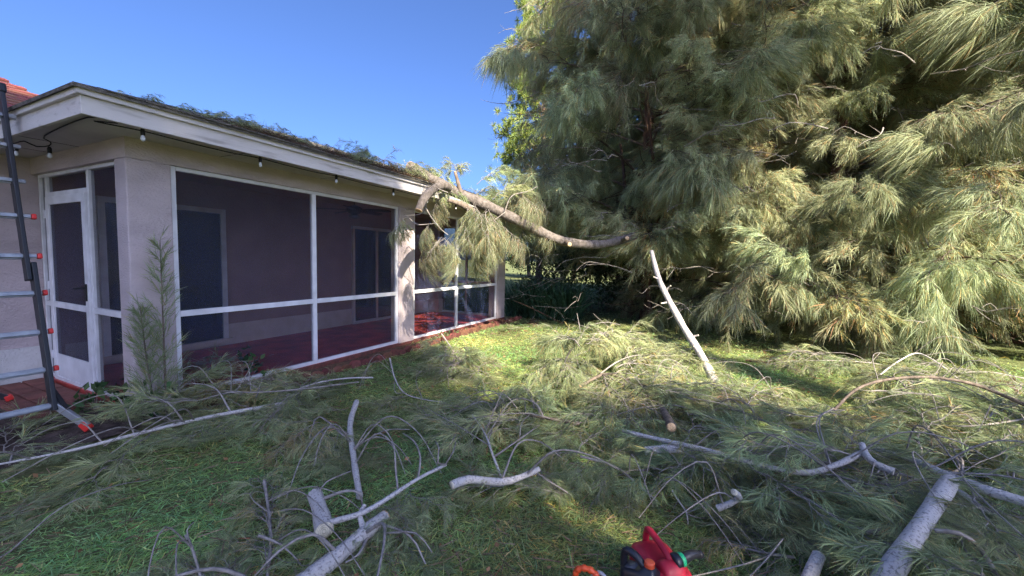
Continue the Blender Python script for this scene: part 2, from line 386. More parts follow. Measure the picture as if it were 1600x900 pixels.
# ------------------------------------------------------------------ ground
def sheet(name, m, pts, z, parent=None):
    q = MB(); q.add([(x, y, z) for x, y in pts], [tuple(range(len(pts)))]); return q.build(name, m, parent)
tag(sheet('lawn', 'lawn_soil', [(-400, -400), (400, -400), (400, 400), (-400, 400)], 0), kind='structure')
def wavy(name, m, a, b, w0, w1, z, seed):
    """strip with an uneven outline from a to b"""
    r = random.Random(seed); a = Vector(a); b = Vector(b); n = 40; d = (b-a).normalized(); s = Vector((d.y, -d.x))
    L = []; R = []
    for i in range(n+1):
        p = a.lerp(b, i/n); L.append(p + s*(w1+r.uniform(-.05, .05))); R.append(p - s*(w0+r.uniform(-.02, .02)))
    pts = L + R[::-1]; q = MB()
    q.add([(p.x, p.y, z+(r.uniform(0, .012))) for p in pts], [(i, i+1, 2*n+1-i-1, 2*n+1-i) for i in range(n)])
    return q.build(name, m)
tag(wavy('mulch_bed', 'mulch', (-4.78, 2.1), (-4.78, 9.6), .02, .34, .006, 1), kind='structure')
tag(wavy('dirt_strip', 'dirt', (-7.0, 1.05), (-4.4, 1.15), .75, .62, .010, 2), kind='structure')
pv = thing('brick_step', 'low red brick step at the foot of the ladder by the screen door', 'step', (0, 0, 0))
for i in range(5):
    for j in range(3):
        q = MB(); x0 = -6.95+i*.31; y0 = 1.28+j*.172; dz = random.uniform(-.006, .006)
        q.box((x0, y0, .0), (x0+.30, y0+.162, .055+dz)); q.build('paver', 'red_paver', pv, .008)

# ------------------------------------------------------------------ the house
XW, YD, XB, YE = -4.80, 1.81, -7.05, 9.38          # porch front face, door face, back wall face, far end
ZS, ZH, ZC, ZR = .06, 2.40, 2.58, .925              # slab, header underside, soffit, rail
house = thing('house', 'beige stucco house with a dark screened porch, white fascia and shingle roof', 'house', (XW, YD, 0))
HP = Vector((XW, YD, 0))
class HB(MB):
    """house-part builder: world coordinates in, coordinates of the parent out"""
    def build(s, name, mats, parent=None, bevel=0):
        s.v = [tuple(Vector(v)-HP) for v in s.v]
        return MB.build(s, name, mats, parent or house, bevel)
def hbox(name, m, a, b, parent=None, bevel=0):
    q = HB(); q.box(a, b); return q.build(name, m, parent, bevel)

hbox('porch_floor', 'red_floor', (XB, YD+.01, -.05), (XW-.03, YE, ZS))
hbox('floor_edge', 'edging_red', (XW-.029, YD+.36, -.05), (XW+.02, YE-.02, ZS-.003))
# front: header beam and three piers
hbox('header_beam', 'stucco', (XW-.16, YD, ZH), (XW, YE, ZC+.03))
hbox('corner_pier', 'stucco', (XW-.22, YD, 0), (XW-.002, YD+.35, ZH), bevel=.012)
hbox('column', 'stucco', (XW-.20, 5.41, 0), (XW-.002, 5.79, ZH), bevel=.012)
hbox('column', 'stucco', (XW-.26, 8.98, 0), (XW-.002, YE-.002, ZH), bevel=.012)
# door side header, far end header and pier
hbox('header_beam', 'stucco', (XB-.1, YD+.002, ZH), (XW-.162, YD+.16, ZC+.03))
hbox('header_beam', 'stucco', (XB, YE-.18, ZH), (XW-.162, YE-.002, ZC+.03))
c = hbox('column', 'stucco', (XB+.01, YE-.26, ZS), (XB+.33, YE-.004, ZH))
hbox('column_base', 'inner_band', (XB+.005, YE-.29, ZS), (XB+.36, YE-.001, .42), c)
# back wall of the porch and house side wall, one plane
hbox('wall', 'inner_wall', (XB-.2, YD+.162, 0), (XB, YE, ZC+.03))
hbox('wall', 'stucco', (XB-.2, -7, 0), (XB, YD+.16, ZC+.03))
hbox('wall_band', 'stucco_pale', (XB+.0005, -7, -.02), (XB+.02, YD, .42))
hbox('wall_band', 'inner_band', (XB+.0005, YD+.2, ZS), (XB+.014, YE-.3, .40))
hbox('wall', 'stucco', (-16, 9.2, 0), (XB-.201, 9.4, ZC+.03))
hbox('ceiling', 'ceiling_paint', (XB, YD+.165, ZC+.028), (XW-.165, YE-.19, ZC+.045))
# soffit, fascia, trim
EX, EY, EZ = -4.25, 1.36, 2.58
hbox('soffit', 'soffit_paint', (XW-.01, EY+.03, ZC), (EX-.03, YE+.5, ZC+.02))
hbox('soffit', 'soffit_paint', (XB-.6, EY+.03, ZC+.001), (XW-.011, YD+.01, ZC+.021))
for x in (-5.75, -6.4):
    hbox('soffit_seam', 'fan_dark', (x, EY+.04, ZC-.003), (x+.006, YD, ZC-.0005))
for y in (2.6, 3.85, 5.1, 6.3, 7.5, 8.7):
    hbox('soffit_seam', 'fan_dark', (XW+.005, y, ZC-.003), (EX-.035, y+.006, ZC-.0005))
hbox('fascia', 'fascia_paint', (EX-.03, EY+.001, EZ-.02), (EX, YE+.5, EZ+.125), bevel=.003)
hbox('fascia', 'fascia_paint', (-6.12, EY, EZ-.02), (EX-.031, EY+.03, EZ+.125), bevel=.003)
hbox('fascia_trim', 'fascia_paint', (EX-.02, EY-.027, EZ+.115), (EX+.028, YE+.52, EZ+.18), bevel=.004)
hbox('fascia_trim', 'fascia_paint', (-6.14, EY-.028, EZ+.115), (EX-.021, EY+.02, EZ+.18), bevel=.004)
# porch roof: a hip of two slopes, with a shingle edge
SL = .325; ZE = EZ+.182; ov = .05
X0, Y0 = EX+ov, EY-ov
def rz_(x, y): return ZE + SL*min(X0-x, y-Y0)
q = HB(); xt = -9.6; yt = Y0 + (X0-xt)
top = [(X0, Y0, ZE), (X0, YE+.55, ZE), (xt, YE+.55, rz_(xt, 99)), (xt, yt, rz_(xt, yt)), (-9.6, Y0, ZE)]
q.add(top, [(0, 1, 2, 3), (0, 3, 4)])
q.add([(x, y, z-.028) for x, y, z in top], [(3, 2, 1, 0), (4, 3, 0)])
q.add([top[0], top[1], (X0, YE+.55, ZE-.028), (X0, Y0, ZE-.028)], [(0, 3, 2, 1)])
q.add([top[0], top[4], (xt, Y0, ZE-.028), (X0, Y0, ZE-.028)], [(0, 1, 2, 3)])
roof = q.build('porch_roof', 'shingle')
r = random.Random(4)
for course in range(4):                          # the shingle courses one can tell apart along the front edge
    q = HB(); y = Y0+.02*course
    while y < YE+.5:
        w = r.choice((.18, .24, .30)); d0 = course*.14; th = .007+r.uniform(0, .008)
        xa, xb = X0+.012-d0+r.uniform(-.006, .006), X0-d0-.15
        if y-Y0 > d0+.14:
            za, zb = ZE+SL*(X0-xa), ZE+SL*(X0-xb)
            q.add([(xa, y, za+.002), (xa, y+w-.008, za+.002), (xb, y+w-.008, zb+.002), (xb, y, zb+.002),
                   (xa, y, za+th+.004), (xa, y+w-.008, za+th+.004), (xb, y+w-.008, zb+.005), (xb, y, zb+.005)],
                  [(0, 1, 5, 4), (4, 5, 6, 7), (1, 2, 6, 5), (3, 0, 4, 7), (2, 3, 7, 6)])
        y += w
    o = q.build('shingle_course', 'shingle', roof); o['kind'] = 'stuff'
# main house: red tiled roof rising to the left, its eave and fascia
RXE, RZE, RS = -6.2, 2.82, .42
q = HB(); e1, e0 = (RXE, 2.50), (-11.5, 1.16)
rt = [(RXE, -7), (RXE, e1[1]), e0, (-11.5, -7)]
q.add([(x, y, RZE+RS*(RXE-x)) for x, y in rt] + [(x, y, RZE+RS*(RXE-x)-.06) for x, y in rt],
      [(0, 1, 2, 3), (7, 6, 5, 4), (0, 4, 5, 1), (1, 5, 6, 2)])
mroof = q.build('main_roof', 'red_tile')
q = HB(); q.add([(-11.5, -7, RZE+RS*5.3), (-11.5, 1.16, RZE+RS*5.3), (-16.8, 2.5, RZE), (-16.8, -7, RZE), (-6.2, 2.5, RZE)], [(0, 1, 2, 3), (1, 4, 2)])
q.build('main_roof', 'red_tile')
tq = HB(); tq.add([(0, 0, .004), (0, .29, .004), (-.165, .29, .01), (-.165, 0, .01), (0, 0, .026), (0, .29, .026), (-.165, .29, .016), (-.165, 0, .016)],
                  [(0, 1, 5, 4), (4, 5, 6, 7), (1, 2, 6, 5), (3, 0, 4, 7)])
tile_me = MB.mesh(tq, 'roof_tile', 'red_tile')
for i in range(22):
    x = RXE-i*.145
    ymax = 2.5 + (x-RXE)*(1.34/5.3)
    j = 0
    while True:
        y = ymax-.3-j*.298-(.15 if i % 2 else 0); j += 1
        if y < .75: break
        o = link('roof_tile', tile_me, mroof)
        o.location = Vector((x, y, RZE+RS*(RXE-x)+.002))-HP; o.rotation_euler = (0, math.atan(RS)+random.uniform(-.012, .012), random.uniform(-.01, .01))
hbox('fascia', 'fascia_paint', (RXE+.01, -7, 2.60), (RXE+.04, 1.33, 2.82))
hbox('soffit', 'soffit_paint', (XB, -7, 2.60), (RXE+.009, 1.38, 2.62))

# screens: aluminium frame bars, each its own part, and the mesh panels
def vbar(y, z0, z1, w=.05, x=XW-.085, d=.05): return hbox('screen_bar', 'white_alu', (x, y-w/2, z0), (x+d, y+w/2, z1), frame, .003)
def hbar(y0, y1, z, h=.05, x=XW-.087, d=.054): return hbox('screen_bar', 'white_alu', (x, y0, z-h/2), (x+d, y1, z+h/2), frame, .003)
frame = hbox('screen_frame', 'white_alu', (XW-.086, 2.161, ZS+.001), (XW-.034, 5.409, ZS+.045))
hbox('screen_bar', 'white_alu', (XW-.086, 5.791, ZS+.001), (XW-.034, 8.979, ZS+.045), frame)
for a, mids, b in ((2.16, 3.78, 5.41), (5.79, 7.22, 8.98)):
    vbar(a+.026, ZS+.046, ZH-.001); vbar(b-.026, ZS+.046, ZH-.001); vbar(mids, ZS+.046, ZH-.041, .06)
    hbar(a+.052, b-.052, ZH-.021, .04)
    hbar(a+.052, mids-.031, ZR, .06); hbar(mids+.031, b-.052, ZR, .06)
    for y0, y1 in ((a+.05, mids-.03), (mids+.03, b-.05)):
        for z0, z1 in ((ZS+.045, ZR-.03), (ZR+.03, ZH-.04)):
            q = HB(); xs = XW-.06
            q.add([(xs, y0, z0), (xs, y1, z0), (xs, y1, z1), (xs, y0, z1)], [(0, 1, 2, 3)]); q.build('insect_screen', 'screen_mesh', frame)
# far end screen
fe = hbox('screen_frame', 'white_alu', (XB+.331, YE-.12, ZS+.001), (XW-.263, YE-.07, ZS+.05))
for z, h in ((ZR, .06), (ZH-.022, .04)): hbox('screen_bar', 'white_alu', (XB+.331, YE-.12, z-h/2), (XW-.263, YE-.07, z+h/2), fe)
hbox('screen_bar', 'white_alu', (-5.95, YE-.119, ZS+.052), (-5.90, YE-.071, ZR-.031), fe)
hbox('screen_bar', 'white_alu', (-5.95, YE-.119, ZR+.031), (-5.90, YE-.071, ZH-.043), fe)
q = HB(); q.add([(XB+.33, YE-.095, ZS), (XW-.26, YE-.095, ZS), (XW-.26, YE-.095, ZH), (XB+.33, YE-.095, ZH)], [(0, 1, 2, 3)])
q.build('insect_screen', 'screen_mesh', fe)
# door side: sidelights, transom, screen door
YF = YD+.05
ds = hbox('screen_frame', 'white_alu', (XB+.021, YF, ZH-.035), (XW-.221, YF+.05, ZH-.001))
def db(a, b): return hbox('screen_bar', 'white_alu', a, b, ds, .003)
DX0, DX1, DZ = -6.80, -5.78, 2.135
db((XB+.021, YF, .04), (XB+.055, YF+.05, ZH-.036)); db((XW-.256, YF, .04), (XW-.221, YF+.05, ZH-.036))
db((DX0-.05, YF, .0), (DX0-.002, YF+.05, ZH-.036)); db((DX1+.002, YF, .0), (DX1+.05, YF+.05, ZH-.036))
db((DX0, YF, DZ+.004), (DX1, YF+.05, DZ+.055))
db((DX1+.052, YF, ZR-.03), (XW-.258, YF+.05, ZR+.03)); db((XB+.057, YF, ZR-.03), (DX0-.052, YF+.05, ZR+.03))
db((DX1+.052, YF, .04), (XW-.258, YF+.05, .085)); db((XB+.057, YF, .04), (DX0-.052, YF+.05, .085))
for x0, x1, z0, z1 in ((DX1+.05, XW-.256, ZR+.03, ZH-.035), (DX1+.05, XW-.256, .085, ZR-.03), (XB+.055, DX0-.05, .085, ZH-.035), (DX0, DX1, DZ+.055, ZH-.035)):
    q = HB(); ys = YF+.025; q.add([(x0, ys, z0), (x1, ys, z0), (x1, ys, z1), (x0, ys, z1)], [(0, 1, 2, 3)]); q.build('insect_screen', 'screen_mesh', ds)
q = HB(); d0, d1 = YF-.02, YF+.02                     # the door: stiles and rails in one frame
q.box((DX0+.004, d0, .05), (DX0+.085, d1, DZ)); q.box((DX1-.085, d0, .05), (DX1-.004, d1, DZ))
q.box((DX0+.086, d0, DZ-.085), (DX1-.086, d1, DZ)); q.box((DX0+.086, d0, .90), (DX1-.086, d1, .965)); q.box((DX0+.086, d0, .05), (DX1-.086, d1, .10))
door = q.build('screen_door', 'white_alu', None, .004); door['label'] = 'white aluminium screen door with a solid kick plate'
hbox('kick_plate', 'white_alu', (DX0+.086, d0+.008, .101), (DX1-.086, d1-.008, .36), door, .003)
for z0, z1 in ((.361, .899), (.966, DZ-.086)):
    hbox('door_mesh', 'screen_mesh', (DX0+.086, YF-.002, z0), (DX1-.086, YF+.002, z1), door)
q = HB(); q.box((DX1-.062, d0-.012, 1.02), (DX1-.03, d0-.0005, 1.20)); q.tube(spline([(DX1-.045, d0-.012, 1.16), (DX1-.06, d0-.06, 1.155), (DX1-.14, d0-.065, 1.15)], .02), [.011]*6 if False else [.011]*len(spline([(DX1-.045, d0-.012, 1.16), (DX1-.06, d0-.06, 1.155), (DX1-.14, d0-.065, 1.15)], .02)), 8)
q.build('handle', 'cable_black', door, .003)
for z in (.3, 1.1, 1.9): hbox('hinge', 'white_alu', (DX0-.012, d0-.014, z), (DX0+.012, d0-.001, z+.09), door)
# window and sliding door in the back wall
wn_ = hbox('window', 'white_alu', (XB+.001, 2.35, 2.17), (XB+.05, 3.86, 2.24)); wn_['label'] = 'tall dark window in the porch back wall'
hbox('window_jamb', 'white_alu', (XB+.001, 3.79, .18), (XB+.05, 3.86, 2.169), wn_); hbox('window_jamb', 'white_alu', (XB+.001, 2.35, .18), (XB+.05, 2.42, 2.169), wn_)
hbox('window_sill', 'inner_band', (XB+.001, 2.30, .10), (XB+.09, 3.91, .179), wn_)
hbox('window_pane', 'dark_glass', (XB+.002, 2.421, .181), (XB+.02, 3.789, 2.168), wn_)
sd = hbox('sliding_door', 'white_alu', (XB+.001, 6.42, 2.14), (XB+.06, 7.85, 2.20)); sd['label'] = 'dark glass sliding door with pale frame'
for y in (6.42, 7.10, 7.79): hbox('door_stile', 'inner_band', (XB+.001, y, ZS+.06), (XB+.055, y+.055, 2.139), sd)
hbox('door_track', 'inner_band', (XB+.001, 6.40, ZS+.001), (XB+.08, 7.87, ZS+.059), sd)
for y0, y1 in ((6.476, 7.099), (7.156, 7.789)): hbox('door_pane', 'dark_glass', (XB+.002, y0, ZS+.06), (XB+.03, y1, 2.139), sd)

# ceiling fan in the porch
fan = thing('ceiling_fan', 'dark five-blade ceiling fan hanging inside the screened porch', 'ceiling fan', (-5.9, 5.45, ZC+.02))
q = MB(); q.tube([(0, 0, 0), (0, 0, -.14)], [.012, .012], 8); q.lathe((0, 0, -.03), [(.06, 0), (.06, .02), (.03, .03)], 14); q.build('down_rod', 'fan_dark', fan)
q = MB(); q.lathe((0, 0, -.30), [(.03, 0), (.10, .03), (.14, .07), (.14, .12), (.09, .15), (.03, .17)], 20); q.build('motor_housing', 'fan_dark', fan)
q = MB(); q.lathe((0, 0, -.37), [(.02, 0), (.085, .02), (.10, .05), (.06, .07)], 18); q.build('light_bowl', 'curtain', fan)
for k in range(5):
    t = k*2*math.pi/5+.35; q = MB(); c_, s_ = math.cos(t), math.sin(t)
    def P2(rr, w, z): return (c_*rr-s_*w, s_*rr+c_*w, z)
    q.add([P2(.12, -.03, -.21), P2(.12, .03, -.21), P2(.28, .075, -.225), P2(.62, .085, -.235), P2(.68, .05, -.235), P2(.68, -.05, -.215), P2(.62, -.085, -.21), P2(.28, -.075, -.205)] +
          [P2(.12, -.03, -.219), P2(.12, .03, -.219), P2(.28, .075, -.234), P2(.62, .085, -.244), P2(.68, .05, -.244), P2(.68, -.05, -.224), P2(.62, -.085, -.219), P2(.28, -.075, -.214)],
          [tuple(range(8)), tuple(range(15, 7, -1))] + [(i, i+8, (i+1) % 8+8, (i+1) % 8) for i in range(8)])
    q.build('fan_blade', 'fan_dark', fan)

# string lights under the eave
sl = thing('string_lights', 'black string of clear bulbs hung along the porch soffit', 'string lights', (EX-.09, 1.46, ZC))
SP = Vector((EX-.09, 1.46, ZC))
LB = [(-6.05, 1.47, 2.52), (-5.72, 1.60, 2.50), (EX-.09, 1.76, 2.555), (EX-.09, 2.75, 2.55), (EX-.09, 3.72, 2.55), (EX-.09, 4.75, 2.545), (EX-.09, 5.55, 2.54), (EX-.09, 6.4, 2.54)]
cp = [(-6.4, 1.47, 2.575), (-6.05, 1.47, 2.56), (-5.95, 1.50, 2.575), (-5.84, 1.55, 2.525), (-5.72, 1.60, 2.535), (-5.62, 1.58, 2.555), (-5.45, 1.50, 2.57), (EX-.12, 1.44, 2.572), (EX-.09, 1.6, 2.572)]
for x, y, z in LB[2:]: cp += [(x, y-.30, 2.545), (x, y, 2.556), (x, y+.30, 2.548)]
q = MB(); s_ = spline([Vector(p)-SP for p in cp], .05); q.tube(s_, [.0055]*len(s_), 5); q.build('cable', 'cable_black', sl)
for x, y, z in LB:
    p = Vector((x, y, z))-SP
    q = MB(); q.lathe(p+Vector((0, 0, -.035)), [(.014, 0), (.016, .01), (.016, .045), (.008, .06)], 10); so = q.build('socket', 'cable_black', sl)
    q = MB(); q.lathe(p+Vector((0, 0, -.115)), [(.003, .03), (.012, .036), (.018, .048), (.018, .058), (.012, .072), (.009, .082)], 12); q.build('bulb', 'bulb_glass', so)

# scalloped edging along the bed: every piece by itself
ed = thing('garden_edging', 'low row of scalloped red brick edging along the porch bed', 'garden edging', (-4.42, 3.0, 0))
q = MB(); pr = [(math.cos(math.pi*i/8)*.075, .065+math.sin(math.pi*i/8)*.055) for i in range(9)] + [(-.075, 0), (.075, 0)]
n = len(pr); q.add([(-.03, a, b) for a, b in pr] + [(.03, a, b) for a, b in pr], [tuple(range(n)), tuple(range(2*n-1, n-1, -1))] + [(i, i+n, (i+1) % n+n, (i+1) % n) for i in range(n)])
eme = q.mesh('edging_brick', 'edging_red')
for i in range(44):
    o = link('edging_brick', eme, ed); y = i*.152
    o.location = (random.uniform(-.012, .012)+.04*math.sin(y*.9), y, random.uniform(-.045, .0)); o.rotation_euler = (random.uniform(-.06, .06), random.uniform(-.16, .16), random.uniform(-.08, .08))

# ------------------------------------------------------------------ ladder
def ladder():
    t = thing('ladder', 'black and silver folding ladder with red caps leaning on the house eave', 'ladder', tuple(G(85, 640, .1)))
    B = Vector(t.location); YR = 1.30
    def pt(x, y): return PY(x, y, YR)
    top, bot = pt(11, 142), pt(84, 640); ax = (top-bot).normalized(); span = Vector((0, -.46, 0))
    nrm = ax.cross(Vector((0, 1, 0))).normalized()
    for s in (0, 1):
        o_ = span*s; q = MB()
        q.bar(bot+o_-B, bot+ax*1.25+o_-B, .032, .095, nrm); q.build('rail', 'ladder_black', t, .006)
        q = MB(); q.bar(bot+ax*1.1+o_+Vector((0, -.034 if s == 0 else .034, 0))-B, top+o_+Vector((0, -.034 if s == 0 else .034, 0))-B, .03, .08, nrm); q.build('rail', 'ladder_black', t, .006)
        q = MB(); e = top+o_+Vector((0, -.034 if s == 0 else .034, 0))-B; q.bar(e-ax*.03, e+ax*.05, .05, .10, nrm); q.build('rail_cap', 'ladder_black', t, .012)
        # flared stabiliser leg with red foot
        q = MB(); f0 = bot+ax*.06+o_-B; f1 = G(137, 668, .03)+o_*1.25+Vector((0, -.05, 0))-B
        if s == 0: f1 = G(137, 665, .07)-B
        q.bar(f0, f1, .03, .055); lg = q.build('stabiliser_leg', 'alu_rung', t, .004)
        q = MB(); q.bar(f1+(f0-f1).normalized()*.05, f1-(f0-f1).normalized()*.02+Vector((0, 0, -.015)), .055, .055); q.build('foot', 'ladder_red', lg, .01)
        q = MB(); q.bar(bot+ax*.20+o_-B, f0.lerp(f1, .55), .028, .02); q.build('brace', 'ladder_black', t)
    L = (top-bot).length
    for i, y in enumerate((632, 577, 517, 457, 398, 338, 281, 228, 182)):
        d = ray(0, 0); # rung height from its reading at the right rail
        k = min(range(200), key=lambda j: abs(project(bot+ax*(L*j/199))[1]-y)); c0 = bot+ax*(L*k/199)-B
        q = MB(); w = .055 if i else .07
        q.bar(c0+Vector((0, .03, 0)), c0+span-Vector((0, .03, 0)), .03, w*.55, nrm); q.bar(c0+Vector((0, .0, 0))+nrm*.018, c0+span+nrm*.018, .05, .014, nrm)
        rg = q.build('rung', 'alu_rung', t, .003)
        if i < 6:
            for yy in (.032, -.49):
                q = MB(); q.bar(c0+Vector((0, yy, 0)), c0+Vector((0, yy+.03, 0)), .045, .045, nrm); q.build('rung_lock', 'ladder_red', rg, .008)
    # rear leg with its red foot on the brick step
    f = G(16, 624, .06)-B; q = MB(); q.bar(f+Vector((.01, -.02, .03)), f+Vector((-.18, -.75, .55)), .03, .05); lg = q.build('rear_leg', 'ladder_black', t, .004)
    q = MB(); q.bar(f+Vector((0, 0, .0)), f+Vector((.0, -.02, .055)), .06, .06, (0, 1, 0)); q.build('foot', 'ladder_red', lg, .012)
def project(p):
    v = Vector(p)-CAMP; z = v.dot(FW); return 800+FPX*v.dot(RT)/z, 449-FPX*v.dot(UP)/z
ladder()

# ------------------------------------------------------------------ casuarina foliage kinds
BOUGH = [spray2_mesh('bough', 100+i, 1.75, 15, .42, 7, .17, 46, (.10, .25), .0052, .12, .36, .6, (.35, 1.0)) for i in range(4)]
BOUGH += [spray2_mesh('bough', 110+i, 1.85, 14, .40, 6, .18, 46, (.14, .34), .0052, .10, .46, .95, (.25, .8)) for i in range(3)]
BOUGH += [spray2_mesh('bough', 117, 1.6, 13, .42, 6, .16, 22, (.10, .24), .0062, .10, .40, .8, (.3, .9), dry=.18, tone=(1.0, .95, .85))]
GK = dict(mats=('bark_thin', 'needles_cut'), axis_r=.008)
GSPRAY = [spray2_mesh('needle_spray', 200+i, 1.0, 12, .46, 5, .20, 26, (.10, .22), .0034, .05, .10, .35, (.25, .75), .40, 44, zmin=.004, **GK) for i in range(6)]
HSPRAY = [spray2_mesh('needle_spray', 300+i, 1.0, 12, .46, 5, .20, 26, (.10, .23), .0034, .12, .35, .6, (.3, .85), .75, 50, **GK) for i in range(5)]
HSPRAY += [spray2_mesh('needle_spray', 310, 1.0, 12, .46, 5, .20, 14, (.10, .20), .0034, .14, .35, .6, (.3, .9), .75, 50, dry=.22, tone=(1.05, .93, .8), **GK)]
DSPRAY = [spray2_mesh('needle_spray', 350+i, 1.0, 11, .46, 5, .20, 24, (.10, .22), .0036, .10, .35, .6, (.3, .9), .7, 50, ('bark_thin', 'needles_dry'), None, .2, .008) for i in range(2)]
HANG = [spray2_mesh('hanging_spray', 400+i, 1.0, 12, .40, 5, .20, 24, (.13, .28), .0045, .02, .75, 1.2, (.2, .6), .9, 55, ('bark_thin', 'needles'), None, .15, .008, tone=(.66, .67, .68)) for i in range(3)]

def place(me, name, parent, loc, yaw, pitch=0, roll=0, sc=1.0):
    o = link(name, me, parent); o.location = loc; o.rotation_euler = (roll, pitch, yaw); o.rotation_mode = 'XYZ'
    o.scale = (sc, sc*random.uniform(.9, 1.1), sc); return o

def casuarina(name, label, x, y, H, R, zlow, nlimb, per, seed, group='standing casuarina trees', lean=(0, 0), front=None, stems=1, deadtwigs=60, prof=None):
    r = random.Random(seed); t = thing(name, label, 'tree', (x, y, 0), 0, group)
    tops = []
    for s in range(stems):
        a = r.uniform(0, 6.28); off = .0 if s == 0 else r.uniform(.25, .7)
        p0 = Vector((math.cos(a)*off, math.sin(a)*off, -.05)); pts = [p0]
        for k in range(1, 7):
            f = k/6; pts.append(Vector((p0.x*(1+.8*f)+lean[0]*f+r.uniform(-.12, .12), p0.y*(1+.8*f)+lean[1]*f+r.uniform(-.12, .12), H*f*(1 if s == 0 else .7))))
        pts = spline(pts, .25); q = MB(); r0 = .15 if s == 0 else .07
        q.tube(pts, [r0*(1-.85*i/len(pts))*(1+.25*math.exp(-i)) for i in range(len(pts))], 9, wob=.08); q.build('trunk', 'bark_red', t)
        tops.append(pts)
    main = tops[0]; q = MB()
    for k in range(deadtwigs):                    # bare inner twigs
        z = r.uniform(.3, H*.6); p = Vector((lean[0]*z/H, lean[1]*z/H, z)); a = r.uniform(0, 6.28); l = r.uniform(.5, R*.8); pts = [p]
        for m in range(4): pts.append(pts[-1]+Vector((math.cos(a)*l/4+r.uniform(-.15, .15), math.sin(a)*l/4+r.uniform(-.15, .15), r.uniform(-.22, .2))))
        s_ = spline(pts, .12); q.tube(s_, lerp_r(len(s_), r.uniform(.007, .018), .003), 4, caps=(False, False))
    crown = q.build('crown', 'bark_red', t)
    q = MB()
    for k in range(110):
        z = r.uniform(.6, H*.8); a = r.uniform(3.2, 6.2); l = R*r.uniform(.65, .95); p = Vector((math.cos(a)*l, math.sin(a)*l, z)); pts = [p]; b = a+r.uniform(-.8, .8)
        for m in range(4): pts.append(pts[-1]+Vector((math.cos(b)*.3+r.uniform(-.12, .12), math.sin(b)*.3+r.uniform(-.12, .12), r.uniform(-.16, .12))))
        s_ = spline(pts, .1); q.tube(s_, lerp_r(len(s_), r.uniform(.008, .016), .003), 4, caps=(False, False))
        for m in range(3):
            i = r.randrange(2, len(s_)-1); c = b+r.uniform(-1.2, 1.2); e = [s_[i]]
            for w in range(2): e.append(e[-1]+Vector((math.cos(c)*.16, math.sin(c)*.16, r.uniform(-.14, .1))))
            e = spline(e, .08); q.tube(e, lerp_r(len(e), .006, .002), 4, caps=(False, False))
    q.build('bare_twigs', 'bark_thin', t)['kind'] = 'stuff'
    for k in range(nlimb):
        f = (k+.5)/nlimb; z = zlow + (H*.97-zlow)*f**1.3; a = k*2.399+r.uniform(-.35, .35)
        Rz = R*(prof(z/H) if prof else (1.0 if z < H*.55 else max(.25, 1-(z/H-.55)*1.5)))*r.uniform(.82, 1.06)
        idx = min(len(main)-1, int(z/H*(len(main)-1))); p = Vector((main[idx].x, main[idx].y, max(.2, z-Rz*.22)))
        d = Vector((math.cos(a), math.sin(a), 0)); b = a+r.uniform(-.5, .5); d2 = Vector((math.cos(b), math.sin(b), 0))
        pts = [p, p+d*Rz*.35+Vector((0, 0, Rz*.16)), p+d*Rz*.6+d2*Rz*.1+Vector((0, 0, Rz*.25)), p+d*Rz*.72+d2*Rz*.22+Vector((0, 0, Rz*.24))]
        s_ = spline(pts, .2); q = MB(); q.tube(s_, lerp_r(len(s_), .045*(1-.5*f), .012), 6, wob=.06); q.build('limb', 'bark_brown', t)
        for m in range(per):
            u = .28+.72*(m+r.random())/per; c = s_[min(len(s_)-1, int(u*(len(s_)-1)))]
            yw = a+r.uniform(-1.15, 1.15); sc = r.choice((r.uniform(.6, .85), r.uniform(.8, 1.05), r.uniform(.95, 1.25)))
            place(r.choice(BOUGH), 'bough', crown, c+Vector((0, 0, r.uniform(-.1, .1))), yw, r.uniform(-.48, .35), r.uniform(-.7, .7), sc)
    return t
casuarina('casuarina_tree', 'shaded feathery casuarina at the porch corner with the broken limb', -1.55, 11.4, 11.5, 3.4, 1.9, 56, 5, 11, stems=4, deadtwigs=110, lean=(-.4, 0))
casuarina('casuarina_tree', 'sunlit casuarina whose drooping boughs reach down to the lawn', 2.4, 11.6, 12, 3.8, .45, 60, 5, 21, stems=2, deadtwigs=60)
casuarina('casuarina_tree', 'casuarina at the right edge of the picture with dark hollow under its boughs', 5.9, 12.6, 11.5, 3.8, 2.5, 58, 5, 13, stems=2)
casuarina('casuarina_tree', 'casuarina standing behind and between the two large front ones', .4, 15.2, 12.5, 3.8, 1.0, 50, 5, 14, stems=2, deadtwigs=30)
casuarina('casuarina_tree', 'casuarina filling the back between the sunlit one and the right edge', 5.2, 15.6, 13, 3.6, 2.0, 44, 5, 15, stems=1, deadtwigs=20)

# ------------------------------------------------------------------ other trees
def leaf_cloud(name, seed, clumps, per, sig, size, m, dark=0):
    r = np.random.default_rng(seed); P = []; D = []
    for c in clumps:
        p = np.array(c[:3]) + r.normal(size=(per, 3))*np.array([sig, sig, sig*.8])*(c[3] if len(c) > 3 else 1); P.append(p); D.append(r.normal(size=(per, 3)))
    P = np.concatenate(P); D = unit(np.concatenate(D)+np.array([[0, 0, .2]])); n = len(P); L = r.uniform(size[0], size[1], n)[:, None]
    sd = unit(np.cross(D, r.normal(size=(n, 3)))); up = np.cross(D, sd)
    V = np.stack([P, P+D*L*.5+sd*L*.28+up*L*.06, P+D*L-up*L*.1, P+D*L*.5-sd*L*.28+up*L*.06], 1).reshape(-1, 3)
    base = np.arange(n)[:, None]*4
    t = np.clip(1+r.normal(0, .25, (n, 1))*np.ones((1, 3)), .4, 1.8); t[:, 0] *= r.uniform(.85, 1.3, n)
    return fast_mesh(name, V, base+np.array([[0, 1, 2, 3]]), None, (m,), np.repeat(t, 4, 0))
